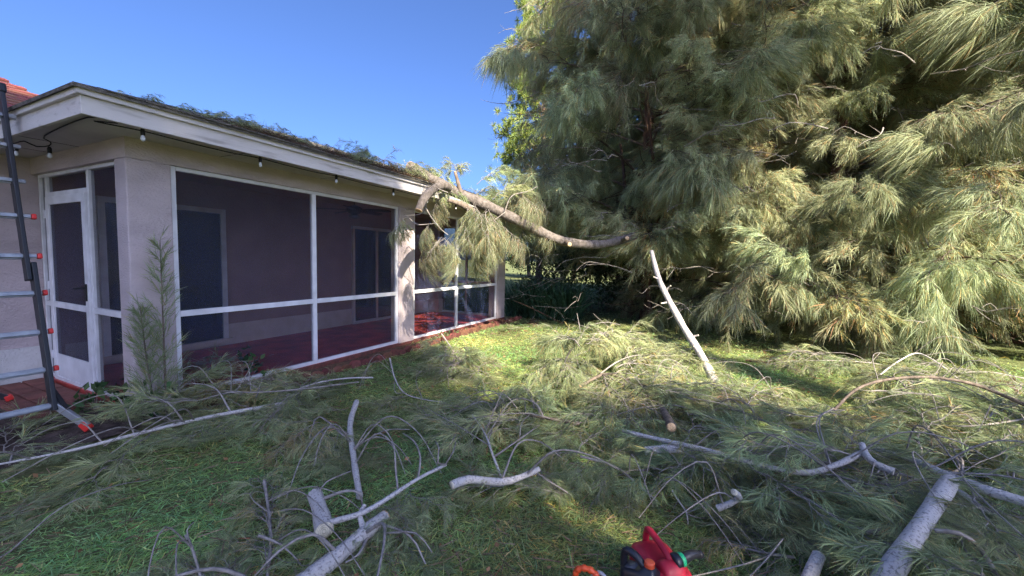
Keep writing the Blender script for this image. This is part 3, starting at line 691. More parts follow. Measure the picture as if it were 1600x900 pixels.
def broad_tree_meshes(seed, H, R, z0, per=190, nc=75, size=(.14, .24)):
    r = random.Random(seed); cl = []
    while len(cl) < nc:
        p = Vector((r.uniform(-1, 1), r.uniform(-1, 1), r.uniform(-1, 1)))
        if .35 < p.length < 1: cl.append((p.x*R, p.y*R, (z0+H)/2+p.z*(H-z0)/2, r.uniform(.7, 1.3)))
    cm = leaf_cloud('broad_crown', seed, cl, per, .42, size, 'leaf')
    q = MB(); s_ = spline([(0, 0, -.1), (.1, .05, H*.3), (-.1, .1, H*.55), (0, 0, H*.85)], .4); q.tube(s_, lerp_r(len(s_), .2, .04), 9, wob=.08)
    for c in cl[:16]:
        s_ = spline([(0, 0, H*.3+r.uniform(0, 1)), (c[0]*.5, c[1]*.5, c[2]*.8), c[:3]], .3); q.tube(s_, lerp_r(len(s_), .06, .01), 5)
    return cm, q.mesh('broad_trunk', 'bark_brown')
BT = [broad_tree_meshes(31, 7.5, 3.1, 1.0), broad_tree_meshes(32, 10.5, 3.4, 1.2, 230, 90, (.16, .27))]
def broad_tree(kind, label, x, y, sc=1, group=None, rz=0):
    t = thing('broadleaf_tree', label, 'tree', (x, y, 0), rz, group); t.scale = (sc,)*3
    link('crown', BT[kind][0], t); link('trunk', BT[kind][1], t)
# trees behind and beside the photographer: they cast the shade over lawn and porch
SH = 'shade trees behind the photographer'
BT += [broad_tree_meshes(33, 20.5, 2.5, 9.5, 300, 120, (.20, .32)), broad_tree_meshes(34, 13.0, 1.8, 8.8, 135, 44, (.18, .30))]
broad_tree(2, 'very tall slender shade tree standing far behind the photographer', 10.5, -9.3, 1, SH, .4)
broad_tree(2, 'very tall slender shade tree farthest behind the photographer', 9.0, -12.0, 1, SH, 2.4)
BT.append(broad_tree_meshes(35, 25, 1.45, 17.6, 240, 60, (.2, .32)))
broad_tree(4, 'tallest thin shade tree behind the photographer on the right', 14.7, -3.8, 1, SH, .3)
broad_tree(3, 'shorter slender shade tree behind the photographer on the right', 13.1, -5.9, 1, SH, 2.1)
BGG = 'trees beyond the casuarinas'
for x, y, k, s, rz, lb in ((-3.2, 20, 1, .95, 0, 'dark leafy tree seen deep between porch and casuarinas'), (3.8, 19, 1, 1.0, 1.2, 'dark leafy tree in the gloom behind the sunlit casuarina'),
        (9.5, 16.5, 1, .9, 2.2, 'dark leafy tree closing the gap at the right edge'), (13, 21, 1, 1.1, .7, 'dark leafy tree far behind the right-hand casuarina'),
        (-9.5, 30, 1, .7, 1.9, 'distant green tree seen through the far porch screen'), (-15, 34, 0, .9, 2.9, 'distant green tree seen through the porch beside the column'), (6.8, 23, 1, 1.1, 2.9, 'dark leafy tree farthest back among the casuarinas')):
    broad_tree(k, lb, x, y, s, BGG, rz)
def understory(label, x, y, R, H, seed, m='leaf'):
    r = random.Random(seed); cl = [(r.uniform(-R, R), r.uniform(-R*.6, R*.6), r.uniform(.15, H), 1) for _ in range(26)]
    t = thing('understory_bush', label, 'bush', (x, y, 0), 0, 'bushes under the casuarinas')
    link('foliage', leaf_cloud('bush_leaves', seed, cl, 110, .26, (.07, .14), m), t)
    q = MB()
    for c in cl[:12]:
        s_ = spline([(c[0]*.2, c[1]*.2, -.03), (c[0]*.6, c[1]*.6, c[2]*.5), c[:3]], .15); q.tube(s_, lerp_r(len(s_), .014, .004), 4)
    q.build('stem', 'bark_brown', t)
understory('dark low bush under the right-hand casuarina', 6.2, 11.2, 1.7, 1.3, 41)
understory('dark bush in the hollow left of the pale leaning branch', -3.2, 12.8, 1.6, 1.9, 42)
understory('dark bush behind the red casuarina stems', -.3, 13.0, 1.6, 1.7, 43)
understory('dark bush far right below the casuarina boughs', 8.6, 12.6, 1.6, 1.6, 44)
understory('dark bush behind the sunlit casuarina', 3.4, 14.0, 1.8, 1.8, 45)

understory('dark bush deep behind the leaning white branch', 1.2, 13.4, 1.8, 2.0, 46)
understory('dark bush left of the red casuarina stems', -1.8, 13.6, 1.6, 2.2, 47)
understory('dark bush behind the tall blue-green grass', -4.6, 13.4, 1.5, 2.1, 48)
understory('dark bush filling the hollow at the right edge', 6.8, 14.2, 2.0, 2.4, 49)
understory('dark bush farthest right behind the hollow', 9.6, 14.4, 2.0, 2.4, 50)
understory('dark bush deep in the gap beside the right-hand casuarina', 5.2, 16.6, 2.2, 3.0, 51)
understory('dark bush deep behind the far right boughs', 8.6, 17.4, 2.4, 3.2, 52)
def pine():
    x, y = -7.7, 18.5; r = np.random.default_rng(5); rr = random.Random(5)
    t = thing('pine_tree', 'sunlit yellow-green pine rising behind the left casuarina', 'tree', (x, y, 0)); t.scale = (1.05, 1.05, 1.5)
    q = MB(); s_ = spline([(0, 0, -.1), (.2, .1, 3), (0, .2, 6), (.1, 0, 9.6)], .4); q.tube(s_, lerp_r(len(s_), .17, .03), 9, wob=.08); q.build('trunk', 'bark_red', t)
    P = []; D = []; L = []; lm = MB()
    for k in range(46):
        z = rr.uniform(3.6, 9.6); a = rr.uniform(0, 6.28); R = (1.75 if z < 8 else 1.3)*rr.uniform(.55, 1)
        if z < 5.2: R *= 1.5
        e = Vector((math.cos(a)*R, math.sin(a)*R, z+rr.uniform(-.1, .35))); s_ = spline([(0, 0, z-.5), e*.5+Vector((0, 0, (z-.35)*.5)), e], .3)
        lm.tube(s_, lerp_r(len(s_), .035, .01), 5)
        for j in range(34):
            c = np.array(e*1.0)*np.array([rr.uniform(.6, 1.08), rr.uniform(.6, 1.08), 1]) + r.normal(0, .22, 3); n = 46
            d = unit(r.normal(size=(n, 3))+np.array([[0, 0, .35]])); P.append(np.repeat(c[None], n, 0)); D.append(d); L.append(r.uniform(.14, .24, n))
    lm.build('limb', 'bark_brown', t)
    P = np.concatenate(P); D = np.concatenate(D); L = np.concatenate(L)
    V, Q, T = needle_arrays(P, D, L*1.1, .013, .2, r)
    link('crown', fast_mesh('pine_crown', V, Q, T, ('pine_needles',), needle_tint(len(P), r, .2, .2), None), t)
pine()

def reeds():
    r = np.random.default_rng(9); n = 1500; t = thing('reed_clump', 'clump of tall blue-green grass beside the far porch column', 'tall grass', (-4.25, 10.2, 0))
    P = np.stack([r.uniform(-.75, 1.2, n), r.uniform(-.4, .5, n), np.zeros(n)], 1); D = np.stack([r.normal(0, .35, n), r.normal(0, .35, n), np.ones(n)], 1)
    V, Q, T = needle_arrays(P, D, r.uniform(.7, 1.9, n), .022, .5, r); link('blades', fast_mesh('reed_blades', V, Q, T, ('reed',), needle_tint(n, r)), t)
reeds()

# ------------------------------------------------------------------ sapling and weeds at the porch
def sapling():
    t = thing('casuarina_sapling', 'wispy young casuarina growing against the porch corner pier', 'sapling', (-4.62, 1.97, 0)); r = random.Random(3)
    for k, (dx, dy, h) in enumerate(((0, 0, 1.66), (-.01, -.08, 1.05))):
        s_ = spline([(dx, dy, -.02), (dx*1.3, dy*1.6, h*.5), (dx*1.6, dy*2, h)], .1); q = MB(); q.tube(s_, lerp_r(len(s_), .011, .003), 5); st = q.build('stem', 'bark_brown', t)
        R = np.random.default_rng(60+k); P = []; D = []; L = []
        for z in np.linspace(.12, h, 70):
            f = z/h; a = R.uniform(0, 6.28); l = .15*(1-f)+.05; c = np.array(s_[min(len(s_)-1, int(f*(len(s_)-1)))])
            pts = c + np.outer(np.linspace(0, 1, 18), np.array([math.cos(a)*l, math.sin(a)*l, l*1.5])); n = 18
            P.append(pts); d = np.repeat(np.array([[math.cos(a), math.sin(a), 1.1]]), n, 0)+R.normal(0, .4, (n, 3)); D.append(d); L.append(R.uniform(.06, .15, n))
        P = np.concatenate(P); D = np.concatenate(D); L = np.concatenate(L)
        V, Q, T = needle_arrays(P, D, L, .0036, .1, R); link('foliage', fast_mesh('sapling_needles', V, Q, T, ('needles_cut',), needle_tint(len(P), R)*.75), st)
sapling()
def weed(label, loc, n, h, seed, size=(.06, .11)):
    r = random.Random(seed); t = thing('weed', label, 'weed', loc); q = MB(); cl = []
    for k in range(n):
        a = r.uniform(0, 6.28); d = Vector((math.cos(a), math.sin(a), 0))*r.uniform(.05, .25); hh = h*r.uniform(.5, 1)
        s_ = spline([(0, 0, 0), d*.5+Vector((0, 0, hh*.6)), d+Vector((0, 0, hh))], .06); q.tube(s_, lerp_r(len(s_), .005, .002), 4); cl.append((d.x, d.y, hh, 1))
    q.build('stem', 'bark_thin', t); link('leaves', leaf_cloud('weed_leaves', seed, cl, 7, .055, size, 'leaf_weed'), t)
weed('broad-leaved weed standing before the first porch screen', tuple(G(385, 600)), 7, .36, 71)
weed('low green weeds at the foot of the corner pier', tuple(G(222, 650)), 12, .20, 72, (.06, .12))
weed('low green weed beside the screen door threshold', tuple(G(150, 640)), 9, .18, 73, (.06, .12))
weed('small weed in the bed below the middle column', tuple(G(690, 532)), 8, .10, 74, (.03, .06))

# ------------------------------------------------------------------ fallen limbs, branches and logs
FB = 'cut and fallen casuarina branches on the lawn'
def stem_part(parent, o, pts, r0, r1, m='bark_pale', name='stem', cut=None, n=8, wob=.05, step=.05, cutends=(True, False)):
    """one stem; a sawn end gets its own face"""
    step = .11 if r0 > .03 else step; wob = .02 if r0 > .03 else wob
    s_ = spline(pts, step, .0); q = MB(); rad = lerp_r(len(s_), r0, r1)
    for i in range(len(rad)): rad[i] *= 1+.06*math.sin(i*1.3)+random.uniform(-.04, .04)
    q.tube([p-o for p in s_], rad, n, wob=wob); st = q.build(name, m, parent)
    if cut:
        for e in (0, 1):
            if not cutends[e]: continue
            p = s_[0] if e == 0 else s_[-1]; d = (s_[0]-s_[1] if e == 0 else s_[-1]-s_[-2]).normalized(); rr = rad[0 if e == 0 else -1]
            c = MB(); c.lathe(p-o-d*.004, [(rr*1.0, 0), (rr*.97, .008), (rr*.5, .010), (rr*.12, .011)], 14, d); c.build('cut_face', cut, st)
    return s_
def clear_of_cans(p, yaw, sc):
    """True when a spray from p keeps off the fuel can, jug and saw standing on the grass"""
    for u in (0, .3, .6, .9, 1.15):
        q = Vector((p.x+math.cos(yaw)*sc*u, p.y+math.sin(yaw)*sc*u))
        if (q-Vector((-.15, 1.90))).length < .20+.38*sc or (q-Vector((-.36, 1.75))).length < .16+.34*sc: return False
    return True
def branch(label, stems, sprays=(), auto=0, cat='branch', name='fallen_branch', cut=None, m='bark_thin', group=FB, seed=0, kind=None, twigs=4, sc=(.55, .95), side=70, cutends=(True, False)):
    """stems: ([(px, py, height)...], r0, r1) read on the ground; sprays: (px, py, towards px, py, height, kind)"""
    r = random.Random(seed+len(label)*7); P0 = [G(*p) for p in stems[0][0]]; o = Vector((P0[0].x, P0[0].y, 0))
    t = thing(name, label, cat, tuple(o), 0, group); random.seed(seed+len(label))
    for k, (pp, r0, r1) in enumerate(stems):
        pts = [G(*p) for p in pp]
        s_ = stem_part(t, o, pts, r0, r1, m if (k == 0 or r0 > .014) else 'bark_thin', 'stem' if k == 0 else 'side_stem', cut if k == 0 else None, 9 if r0 > .02 else 6, cutends=cutends)
        if k == 0:
            q = MB(); any_ = False
            for j in range(twigs):
                i = r.randrange(len(s_)//4, len(s_)); p = s_[i]; d = (s_[min(i+1, len(s_)-1)]-s_[max(0, i-1)]).normalized(); sg = r.choice((-1, 1)); a = math.radians(r.uniform(30, 75))*sg
                h = Vector((d.x*math.cos(a)-d.y*math.sin(a), d.x*math.sin(a)+d.y*math.cos(a), 0)); l = r.uniform(.25, .6); up = r.uniform(.05, .28)
                tw = spline([p, p+h*l*.45+Vector((0, 0, up)), p+h*l*.8+d*l*.25+Vector((0, 0, up*.9)), p+h*l+d*l*.6+Vector((0, 0, up*.3))], .05)
                q.tube([v-o for v in tw], lerp_r(len(tw), max(.004, r0*.3), .0025), 5); any_ = True
            if any_: q.build('twigs', 'bark_thin', t)
        for j in range(auto if k == 0 else auto//2):
            u = .2+.8*(j+r.random())/max(1, auto if k == 0 else auto//2); i = min(len(s_)-1, int(u*(len(s_)-1))); p = s_[i]; d = s_[min(i+1, len(s_)-1)]-s_[max(0, i-1)]
            yw = math.atan2(d.y, d.x)+math.radians(r.uniform(12, side))*(1 if j % 2 else -1)
            ks = kind or ('h' if r.random() < .35 else 'g'); me = r.choice({'h': HSPRAY, 'g': GSPRAY, 'd': DSPRAY}[ks])
            z = max(.0, p.z-.03) if ks == 'g' else p.z*.8
            k_ = r.uniform(*sc)
            if clear_of_cans(p, yw, k_): place(me, 'needle_spray', t, Vector((p.x, p.y, z))-o, yw, r.uniform(-.05, .08), r.uniform(-.12, .12), k_)
    for s in sprays:
        x, y, tx, ty = s[:4]; z = s[4] if len(s) > 4 else .03; ks = s[5] if len(s) > 5 else 'g'
        a = G(x, y, z); b = G(tx, ty, 0); d = b-a; l = Vector((d.x, d.y)).length
        me = r.choice({'h': HSPRAY, 'g': GSPRAY, 'd': DSPRAY}[ks])
        k_ = min(1.2, max(.33, l/1.5))
        if clear_of_cans(a, math.atan2(d.y, d.x), k_): place(me, 'needle_spray', t, a-o, math.atan2(d.y, d.x), 0, r.uniform(-.1, .1), k_)
    return t

# left: the long branch lying in front of the house
branch('long straight grey branch lying along the house from the ladder', [([(443, 630, .12), (330, 650, .14), (210, 678, .12), (110, 703, .09), (-20, 728, .05)], .021, .007),
        ([(285, 655, .13), (262, 628, .28), (225, 622, .22), (180, 640, .06)], .007, .003), 
        ([(360, 642, .14), (335, 605, .30), (290, 600, .28), (262, 620, .1)], .008, .003)],
       [(440, 632, 380, 740, .1), (400, 640, 300, 730, .1), (350, 650, 260, 745, .1), (310, 655, 220, 735, .1), (250, 675, 170, 740, .08), (180, 685, 60, 740, .07), (120, 700, 0, 752, .05),
        (100, 705, -40, 725, .04), (400, 640, 300, 625, .1, 'h'), (420, 640, 340, 690, .1, 'h')], 3, cut='cut_pale', m='bark_pale', seed=1, twigs=8)
branch('leafy branch heaped against the porch sill below the first screen', [([(560, 596, .1), (480, 606, .2), (400, 612, .24), (320, 610, .2), (270, 625, .1)], .010, .004)],
       [(520, 600, 400, 640, .1, 'h'), (460, 605, 330, 640, .18, 'h'), (400, 605, 270, 628, .2, 'h'), (350, 605, 230, 640, .18, 'h'), (560, 590, 460, 600, .08), (600, 575, 520, 600, .05), (450, 600, 360, 610, .2, 'h'), (330, 620, 240, 655, .12)], 6, seed=2, twigs=6)
branch('pale curved branch lying along the mulch bed', [([(583, 589, .06), (542, 590, .10), (497, 597, .12), (456, 612, .10), (420, 640, .04)], .011, .006)],
       [(500, 600, 420, 660, .08), (470, 610, 470, 690, .06), (540, 592, 480, 640, .06)], 3, seed=3, twigs=3, m='bark_pale')
branch('forked pale twig standing out of the grass below the middle column', [([(609, 559, .16), (617, 590, .10), (632, 613, .05), (662, 623, .04), (697, 628, .02)], .012, .005),
        ([(632, 613, .05), (618, 612, .16), (616, 595, .22)], .006, .003), ([(660, 622, .04), (650, 596, .14), (655, 580, .2)], .005, .002)], [(640, 618, 560, 660, .03), (690, 628, 760, 650, .02)], 0, seed=4, twigs=2, m='bark_pale')
branch('small heap of grey-green sprays with a cut stick below the far porch bay', [([(690, 521, .14), (704, 541, .10), (716, 560, .06), (735, 580, .03)], .014, .006), ([(714, 557, .06), (700, 575, .10), (702, 610, .04)], .006, .003)],
       [(700, 545, 660, 600, .08, 'h'), (710, 550, 700, 615, .1, 'h'), (715, 548, 750, 600, .08, 'h'), (712, 540, 770, 560, .06, 'h'), (700, 540, 655, 560, .05), (720, 560, 680, 640, .04), (735, 570, 770, 630, .04)], 2, seed=5, m='bark_pale')
branch('upright dark-jointed branch in the middle of the left foreground', [([(557, 627, .20), (547, 663, .16), (552, 710, .12), (557, 745, .1), (562, 775, .07)], .024, .020),
        ([(549, 690, .15), (500, 650, .22), (488, 668, .18), (480, 700, .1)], .009, .004), ([(552, 700, .14), (600, 672, .22), (640, 670, .18)], .006, .003)],
       [(500, 660, 430, 750, .2, 'h'), (510, 665, 480, 770, .16, 'h'), (535, 670, 500, 760, .1, 'h'), (495, 655, 400, 700, .16, 'h'), (545, 680, 450, 790, .05), (555, 690, 530, 790, .05), (470, 680, 400, 760, .1, 'h'), (560, 700, 640, 760, .05), (560, 650, 640, 690, .08), (540, 640, 470, 660, .1)], 0, seed=6, m='bark_pale', cut='cut_pale', twigs=6)
# the sawn stump piece with its long forked shoot
branch('short white sawn log piece with a tan cut face and a long forked shoot', [([(507, 828, .10), (503, 808, .11), (498, 790, .12), (492, 772, .13)], .046, .040),
        ([(515, 815, .12), (567, 800, .16), (613, 773, .20), (653, 747, .24), (697, 725, .26)], .016, .009), ([(653, 747, .24), (657, 715, .32), (648, 690, .36), (630, 676, .30)], .007, .004),
        ([(622, 767, .20), (618, 730, .28), (616, 700, .36), (606, 690, .34)], .007, .003), ([(697, 725, .26), (684, 722, .32), (686, 700, .40), (680, 688, .38)], .007, .003), ([(695, 726, .26), (708, 705, .34), (712, 690, .34)], .005, .003),
        ([(500, 780, .13), (540, 766, .2), (562, 770, .2), (566, 790, .12)], .011, .005), ([(495, 775, .13), (510, 752, .2), (548, 735, .18)], .006, .003)],
       [(600, 790, 680, 860, .1, 'h'), (640, 770, 720, 830, .12, 'h'), (620, 780, 640, 870, .08), (560, 800, 600, 890, .05), (650, 760, 600, 840, .08, 'h')], 0, cat='log', cut='cut_pale', m='bark_pale', seed=8, twigs=0, cutends=(True, False))
branch('thick speckled log running out of the bottom edge at left of centre', [([(602, 806, .10), (570, 832, .09), (530, 866, .07), (480, 905, .06), (440, 935, .05)], .036, .046),
        ([(570, 830, .1), (562, 805, .14), (570, 788, .17)], .016, .013), ([(590, 815, .1), (640, 836, .14), (665, 880, .05)], .008, .004), ([(605, 832, .1), (650, 832, .16), (675, 862, .06)], .006, .003), ([(575, 838, .08), (560, 865, .1), (540, 878, .06)], .009, .005)],
       [(560, 840, 640, 910, .02), (540, 850, 570, 930, .02), (590, 830, 690, 890, .03, 'h'), (620, 840, 690, 920, .03)], 0, cat='log', cut='cut_wood', m='bark_pale', seed=9, twigs=3)
branch('leafy branch with an upright reddish twig at the bottom left of centre', [([(413, 750, .14), (420, 800, .10), (423, 850, .06), (417, 905, .03)], .010, .008), ([(404, 836, .12), (440, 850, .1), (470, 880, .03)], .007, .003), ([(420, 800, .1), (398, 783, .16), (390, 770, .18)], .004, .002)],
       [(418, 790, 380, 735, .1, 'h'), (418, 800, 440, 730, .08, 'h'), (420, 820, 370, 800, .06, 'h'), (420, 840, 480, 770, .05), (423, 860, 340, 850, .05), (420, 880, 330, 905, .02), (425, 870, 500, 900, .03), (420, 890, 400, 800, .04, 'h'), (430, 850, 470, 800, .05, 'h'), (425, 840, 385, 770, .08, 'h')], 0, seed=10, twigs=4)
branch('pale sprays with one bent twig at the bottom edge on the left', [([(290, 835, .20), (300, 855, .16), (312, 895, .08), (320, 925, .04)], .007, .006), ([(300, 855, .16), (292, 828, .24), (303, 815, .26)], .004, .002)],
       [(330, 920, 270, 850, .06, 'h'), (340, 920, 230, 880, .04), (370, 915, 330, 840, .05, 'h'), (390, 920, 440, 860, .04), (300, 930, 200, 905, .03), (350, 930, 380, 850, .04)], 0, seed=11, twigs=2)
branch('sprays at the far bottom-left corner of the lawn', [([(-40, 880, .03), (0, 870, .05), (30, 850, .05)], .006, .003)], [(-60, 890, 20, 845, .03), (-70, 840, 10, 815, .03)], 0, seed=12, twigs=1)
# centre
branch('bent white log with dark feathery end near the middle of the lawn', [([(706, 757, .17), (733, 748, .18), (783, 752, .18), (812, 745, .19), (842, 732, .20)], .027, .017), ([(836, 737, .09), (862, 752, .08), (895, 775, .04)], .006, .003)],
       [(830, 740, 900, 800, .06), (840, 735, 930, 770, .08), (845, 735, 880, 820, .05), (850, 740, 940, 800, .05, 'h')], 0, cat='log', cut='cut_pale', m='bark_pale', seed=13, twigs=2)
branch('thin forked twig leaning over the bent white log', [([(783, 745, .06), (770, 710, .14), (757, 675, .18), (738, 647, .22)], .010, .005), ([(773, 712, .14), (805, 690, .16), (843, 663, .14)], .008, .005), ([(812, 688, .15), (815, 660, .24), (830, 645, .26)], .004, .002)],
       [(800, 690, 760, 640, .1, 'h'), (830, 670, 770, 700, .1, 'h'), (840, 665, 800, 730, .08)], 1, seed=14, twigs=3, m='bark_pale')
branch('dark heap of sprays around a brown stem left of the middle', [([(905, 661, .16), (870, 655, .18), (830, 648, .18), (790, 642, .14), (750, 650, .06)], .018, .008), ([(850, 652, .18), (835, 628, .3), (800, 622, .26), (770, 640, .1)], .008, .003)],
       [(860, 655, 780, 690, .12, 'h'), (840, 650, 750, 670, .14, 'h'), (820, 645, 760, 620, .12, 'h'), (870, 655, 830, 720, .12, 'h'), (890, 660, 870, 730, .1), (800, 645, 730, 640, .1, 'h'), (880, 650, 800, 610, .1, 'h'), (850, 650, 790, 730, .08)], 4, seed=15, m='bark_brown', twigs=5)
branch('long forked stem across the sunlit pile in mid lawn', [([(906, 603, .20), (931, 589, .24), (950, 583, .28), (985, 594, .26), (1009, 603, .24), (1046, 614, .2), (1080, 625, .14)], .020, .010), ([(938, 583, .25), (960, 567, .34), (985, 556, .36), (1012, 553, .32)], .010, .004), ([(944, 588, .24), (952, 615, .26), (960, 650, .14)], .010, .005), ([(950, 600, .25), (975, 625, .26), (985, 655, .12)], .006, .003)],
       [(930, 590, 850, 640, .16, 'h'), (950, 590, 900, 650, .16, 'h'), (980, 595, 950, 670, .16, 'h'), (1010, 603, 1000, 680, .16, 'h'), (960, 585, 1040, 560, .2, 'h'), (1000, 600, 1090, 590, .16, 'h'), (940, 590, 860, 590, .18, 'h'), (1040, 615, 1100, 650, .1, 'h'), (920, 600, 930, 690, .1)], 6, seed=16, m='bark_brown', cut='cut_wood', twigs=6)
branch('tall sunlit arching sprays left of the pile near the trees', [([(870, 600, .1), (880, 570, .35), (893, 545, .55), (912, 528, .62)], .012, .005), ([(887, 563, .3), (905, 552, .4), (925, 545, .4)], .01, .004)],
       [(900, 535, 860, 590, .55, 'h'), (910, 530, 930, 600, .55, 'h'), (905, 530, 890, 610, .5, 'h'), (915, 530, 960, 580, .5, 'h'), (890, 545, 840, 560, .4, 'h'), (880, 560, 840, 620, .3, 'h'), (880, 580, 860, 650, .2, 'h'), (900, 560, 930, 640, .25, 'h'), (905, 540, 850, 600, .72, 'h'), (915, 535, 950, 610, .72, 'h'), (900, 535, 880, 620, .70, 'h'), (920, 530, 985, 570, .62, 'h'), (895, 530, 835, 575, .55, 'h'), (880, 560, 905, 650, .4, 'h'), (870, 570, 820, 640, .3, 'h')], 0, seed=17, twigs=3)
branch('sunlit sprays with an upright tuft right of the tall arching ones', [([(990, 580, .1), (975, 555, .3), (960, 535, .45), (957, 515, .6)], .010, .004)],
       [(960, 540, 1010, 560, .4, 'h'), (970, 545, 920, 570, .35, 'h'), (980, 560, 1050, 575, .25, 'h'), (965, 540, 985, 520, .4, 'h'), (1000, 570, 1080, 560, .15, 'h'), (975, 560, 960, 610, .3, 'h')], 2, seed=18, twigs=4, m='bark_pale')
branch('low sprays in the gloom under the casuarina stems', [([(1120, 560, .1), (1060, 548, .15), (1000, 540, .1)], .008, .004)], [(1100, 555, 1030, 540, .12, 'h'), (1060, 550, 990, 545, .12, 'h'), (1120, 560, 1150, 590, .1, 'h'), (1080, 560, 1060, 610, .1, 'h'), (1050, 560, 1010, 590, .1)], 2, seed=19, twigs=3)
# the long pale stem on the right pile
branch('long pale stem crossing the right pile and ending in a hooked stub', [([(973, 672, .26), (1037, 687, .28), (1083, 697, .30), (1133, 710, .31), (1187, 725, .30), (1220, 733, .30), (1267, 737, .32), (1313, 723, .38), (1347, 706, .42)], .016, .018),
        ([(1347, 693, .46), (1352, 708, .43), (1367, 723, .41), (1397, 736, .40)], .018, .021), ([(1190, 725, .2), (1215, 700, .3), (1230, 720, .28), (1250, 770, .1)], .006, .003), ([(1135, 710, .2), (1125, 735, .2), (1108, 745, .12)], .009, .005), ([(1265, 738, .22), (1297, 773, .2), (1300, 807, .12), (1280, 862, .03)], .007, .004)],
       [(1000, 680, 900, 720, .14, 'h'), (1040, 690, 960, 760, .14, 'h'), (1080, 697, 1040, 770, .14, 'h'), (1130, 708, 1060, 750, .16, 'h'), (1160, 715, 1140, 790, .14, 'h'), (1190, 720, 1110, 770, .14, 'h'), (1220, 730, 1220, 810, .14, 'h'), (1240, 735, 1300, 800, .12, 'h'), (1060, 690, 1120, 650, .16, 'h'), (1110, 700, 1190, 670, .16, 'h'), (1000, 675, 940, 650, .14, 'h'), (1180, 720, 1240, 690, .14, 'h')], 6, cut='cut_pale', m='bark_pale', seed=20, twigs=6, cutends=(False, False))
branch('short stacked log with a round orange sawn end in the pile', [([(1049, 667, .32), (1044, 655, .30), (1036, 640, .28)], .034, .032)], [(1040, 645, 1000, 610, .16, 'h'), (1045, 640, 1080, 610, .16, 'h')], 0, cat='log', cut='cut_wood', m='bark_brown', seed=21, twigs=0)
branch('grey log lying crosswise under the orange sawn end', [([(1066, 702, .24), (1040, 700, .24), (1008, 704, .22)], .026, .030)], [(1010, 704, 940, 740, .1)], 0, cat='log', cut='cut_pale', m='bark_pale', seed=22, twigs=0)
branch('curving thin stem over dark sprays above the grass gap', [([(907, 712, .20), (960, 727, .18), (993, 753, .13), (1028, 783, .05)], .009, .006), ([(893, 773, .04), (870, 758, .12), (848, 746, .14)], .006, .003)],
       [(930, 715, 880, 790, .14, 'h'), (960, 725, 930, 810, .12, 'h'), (990, 750, 970, 830, .08, 'h'), (920, 712, 860, 740, .14, 'h'), (950, 722, 1010, 720, .14, 'h'), (975, 740, 940, 790, .1, 'h'), (900, 710, 960, 680, .14, 'h'), (880, 700, 830, 760, .1, 'h')], 3, seed=23, twigs=4)
branch('little white forked twig standing in the grass above the fuel can', [([(1050, 765, .16), (1062, 784, .12), (1073, 800, .08), (1075, 820, .02)], .006, .004), ([(1073, 800, .08), (1092, 793, .1), (1106, 790, .08)], .004, .003), ([(1074, 802, .08), (1090, 808, .07), (1105, 808, .05)], .004, .003), ([(1060, 780, .12), (1052, 795, .06)], .003, .002)], [], 0, seed=24, twigs=0, m='bark_pale')
branch('short pale stub with a bright sawn tip amid the right sprays', [([(1147, 768, .34), (1155, 776, .29), (1140, 786, .24), (1121, 793, .2)], .017, .018), ([(1163, 777, .12), (1210, 788, .12), (1255, 801, .06)], .010, .006)],
       [(1170, 785, 1140, 850, .1, 'h'), (1190, 785, 1190, 870, .1, 'h'), (1220, 790, 1250, 870, .1, 'h'), (1170, 775, 1240, 760, .12, 'h')], 2, cut='cut_pale', m='bark_pale', seed=25, twigs=2)
branch('bluish sprays at the bottom edge right of the fuel can', [([(1240, 870, .08), (1190, 862, .1), (1150, 852, .08), (1125, 850, .04)], .008, .004)],
       [(1200, 865, 1130, 880, .1, 'h'), (1190, 860, 1150, 920, .08, 'h'), (1220, 870, 1180, 930, .08, 'h'), (1210, 860, 1140, 830, .1, 'h'), (1250, 870, 1260, 940, .06, 'h'), (1240, 850, 1310, 860, .08, 'h')], 2, seed=26, twigs=2)
# right
branch('thick white speckled log running out of the bottom edge at right', [([(1484, 751, .46), (1455, 795, .43), (1420, 850, .38), (1375, 915, .30), (1345, 955, .25)], .036, .041), ([(1460, 828, .42), (1500, 833, .44), (1533, 857, .40), (1560, 905, .30)], .010, .008)],
       [], 0, cat='log', cut='cut_pale', m='bark_pale', seed=27, twigs=0)
branch('long grey limb sloping behind the thick white log', [([(1352, 697, .34), (1413, 713, .38), (1483, 743, .40), (1533, 762, .42), (1610, 786, .42)], .018, .029), ([(1490, 762, .36), (1515, 778, .34), (1545, 800, .30), (1600, 815, .28)], .017, .012), ([(1477, 813, .36), (1520, 837, .36), (1567, 880, .32), (1590, 908, .28)], .012, .009), ([(1440, 798, .34), (1400, 820, .34), (1352, 832, .28)], .014, .010), ([(1460, 770, .2), (1430, 790, .24), (1395, 815, .2)], .006, .004)],
       [(1420, 715, 1360, 780, .10, 'h'), (1500, 750, 1480, 680, .2, 'h'), (1440, 715, 1400, 660, .2, 'h'), (1540, 765, 1600, 830, .18, 'h'), (1520, 780, 1590, 840, .06, 'h'), (1560, 770, 1600, 720, .2, 'h'), (1390, 820, 1330, 800, .06, 'h'), (1470, 740, 1560, 690, .2, 'h'), (1570, 860, 1620, 920, .05, 'h')], 4, m='bark_pale', seed=28, twigs=5)
branch('white log end poking up at the bottom edge beside dark sprays', [([(1279, 868, .26), (1270, 888, .24), (1258, 915, .2)], .026, .028)], [(1290, 870, 1330, 930, .05, 'h'), (1285, 860, 1230, 830, .06, 'h')], 0, cat='log', cut='cut_pale', m='bark_pale', seed=29, twigs=0)
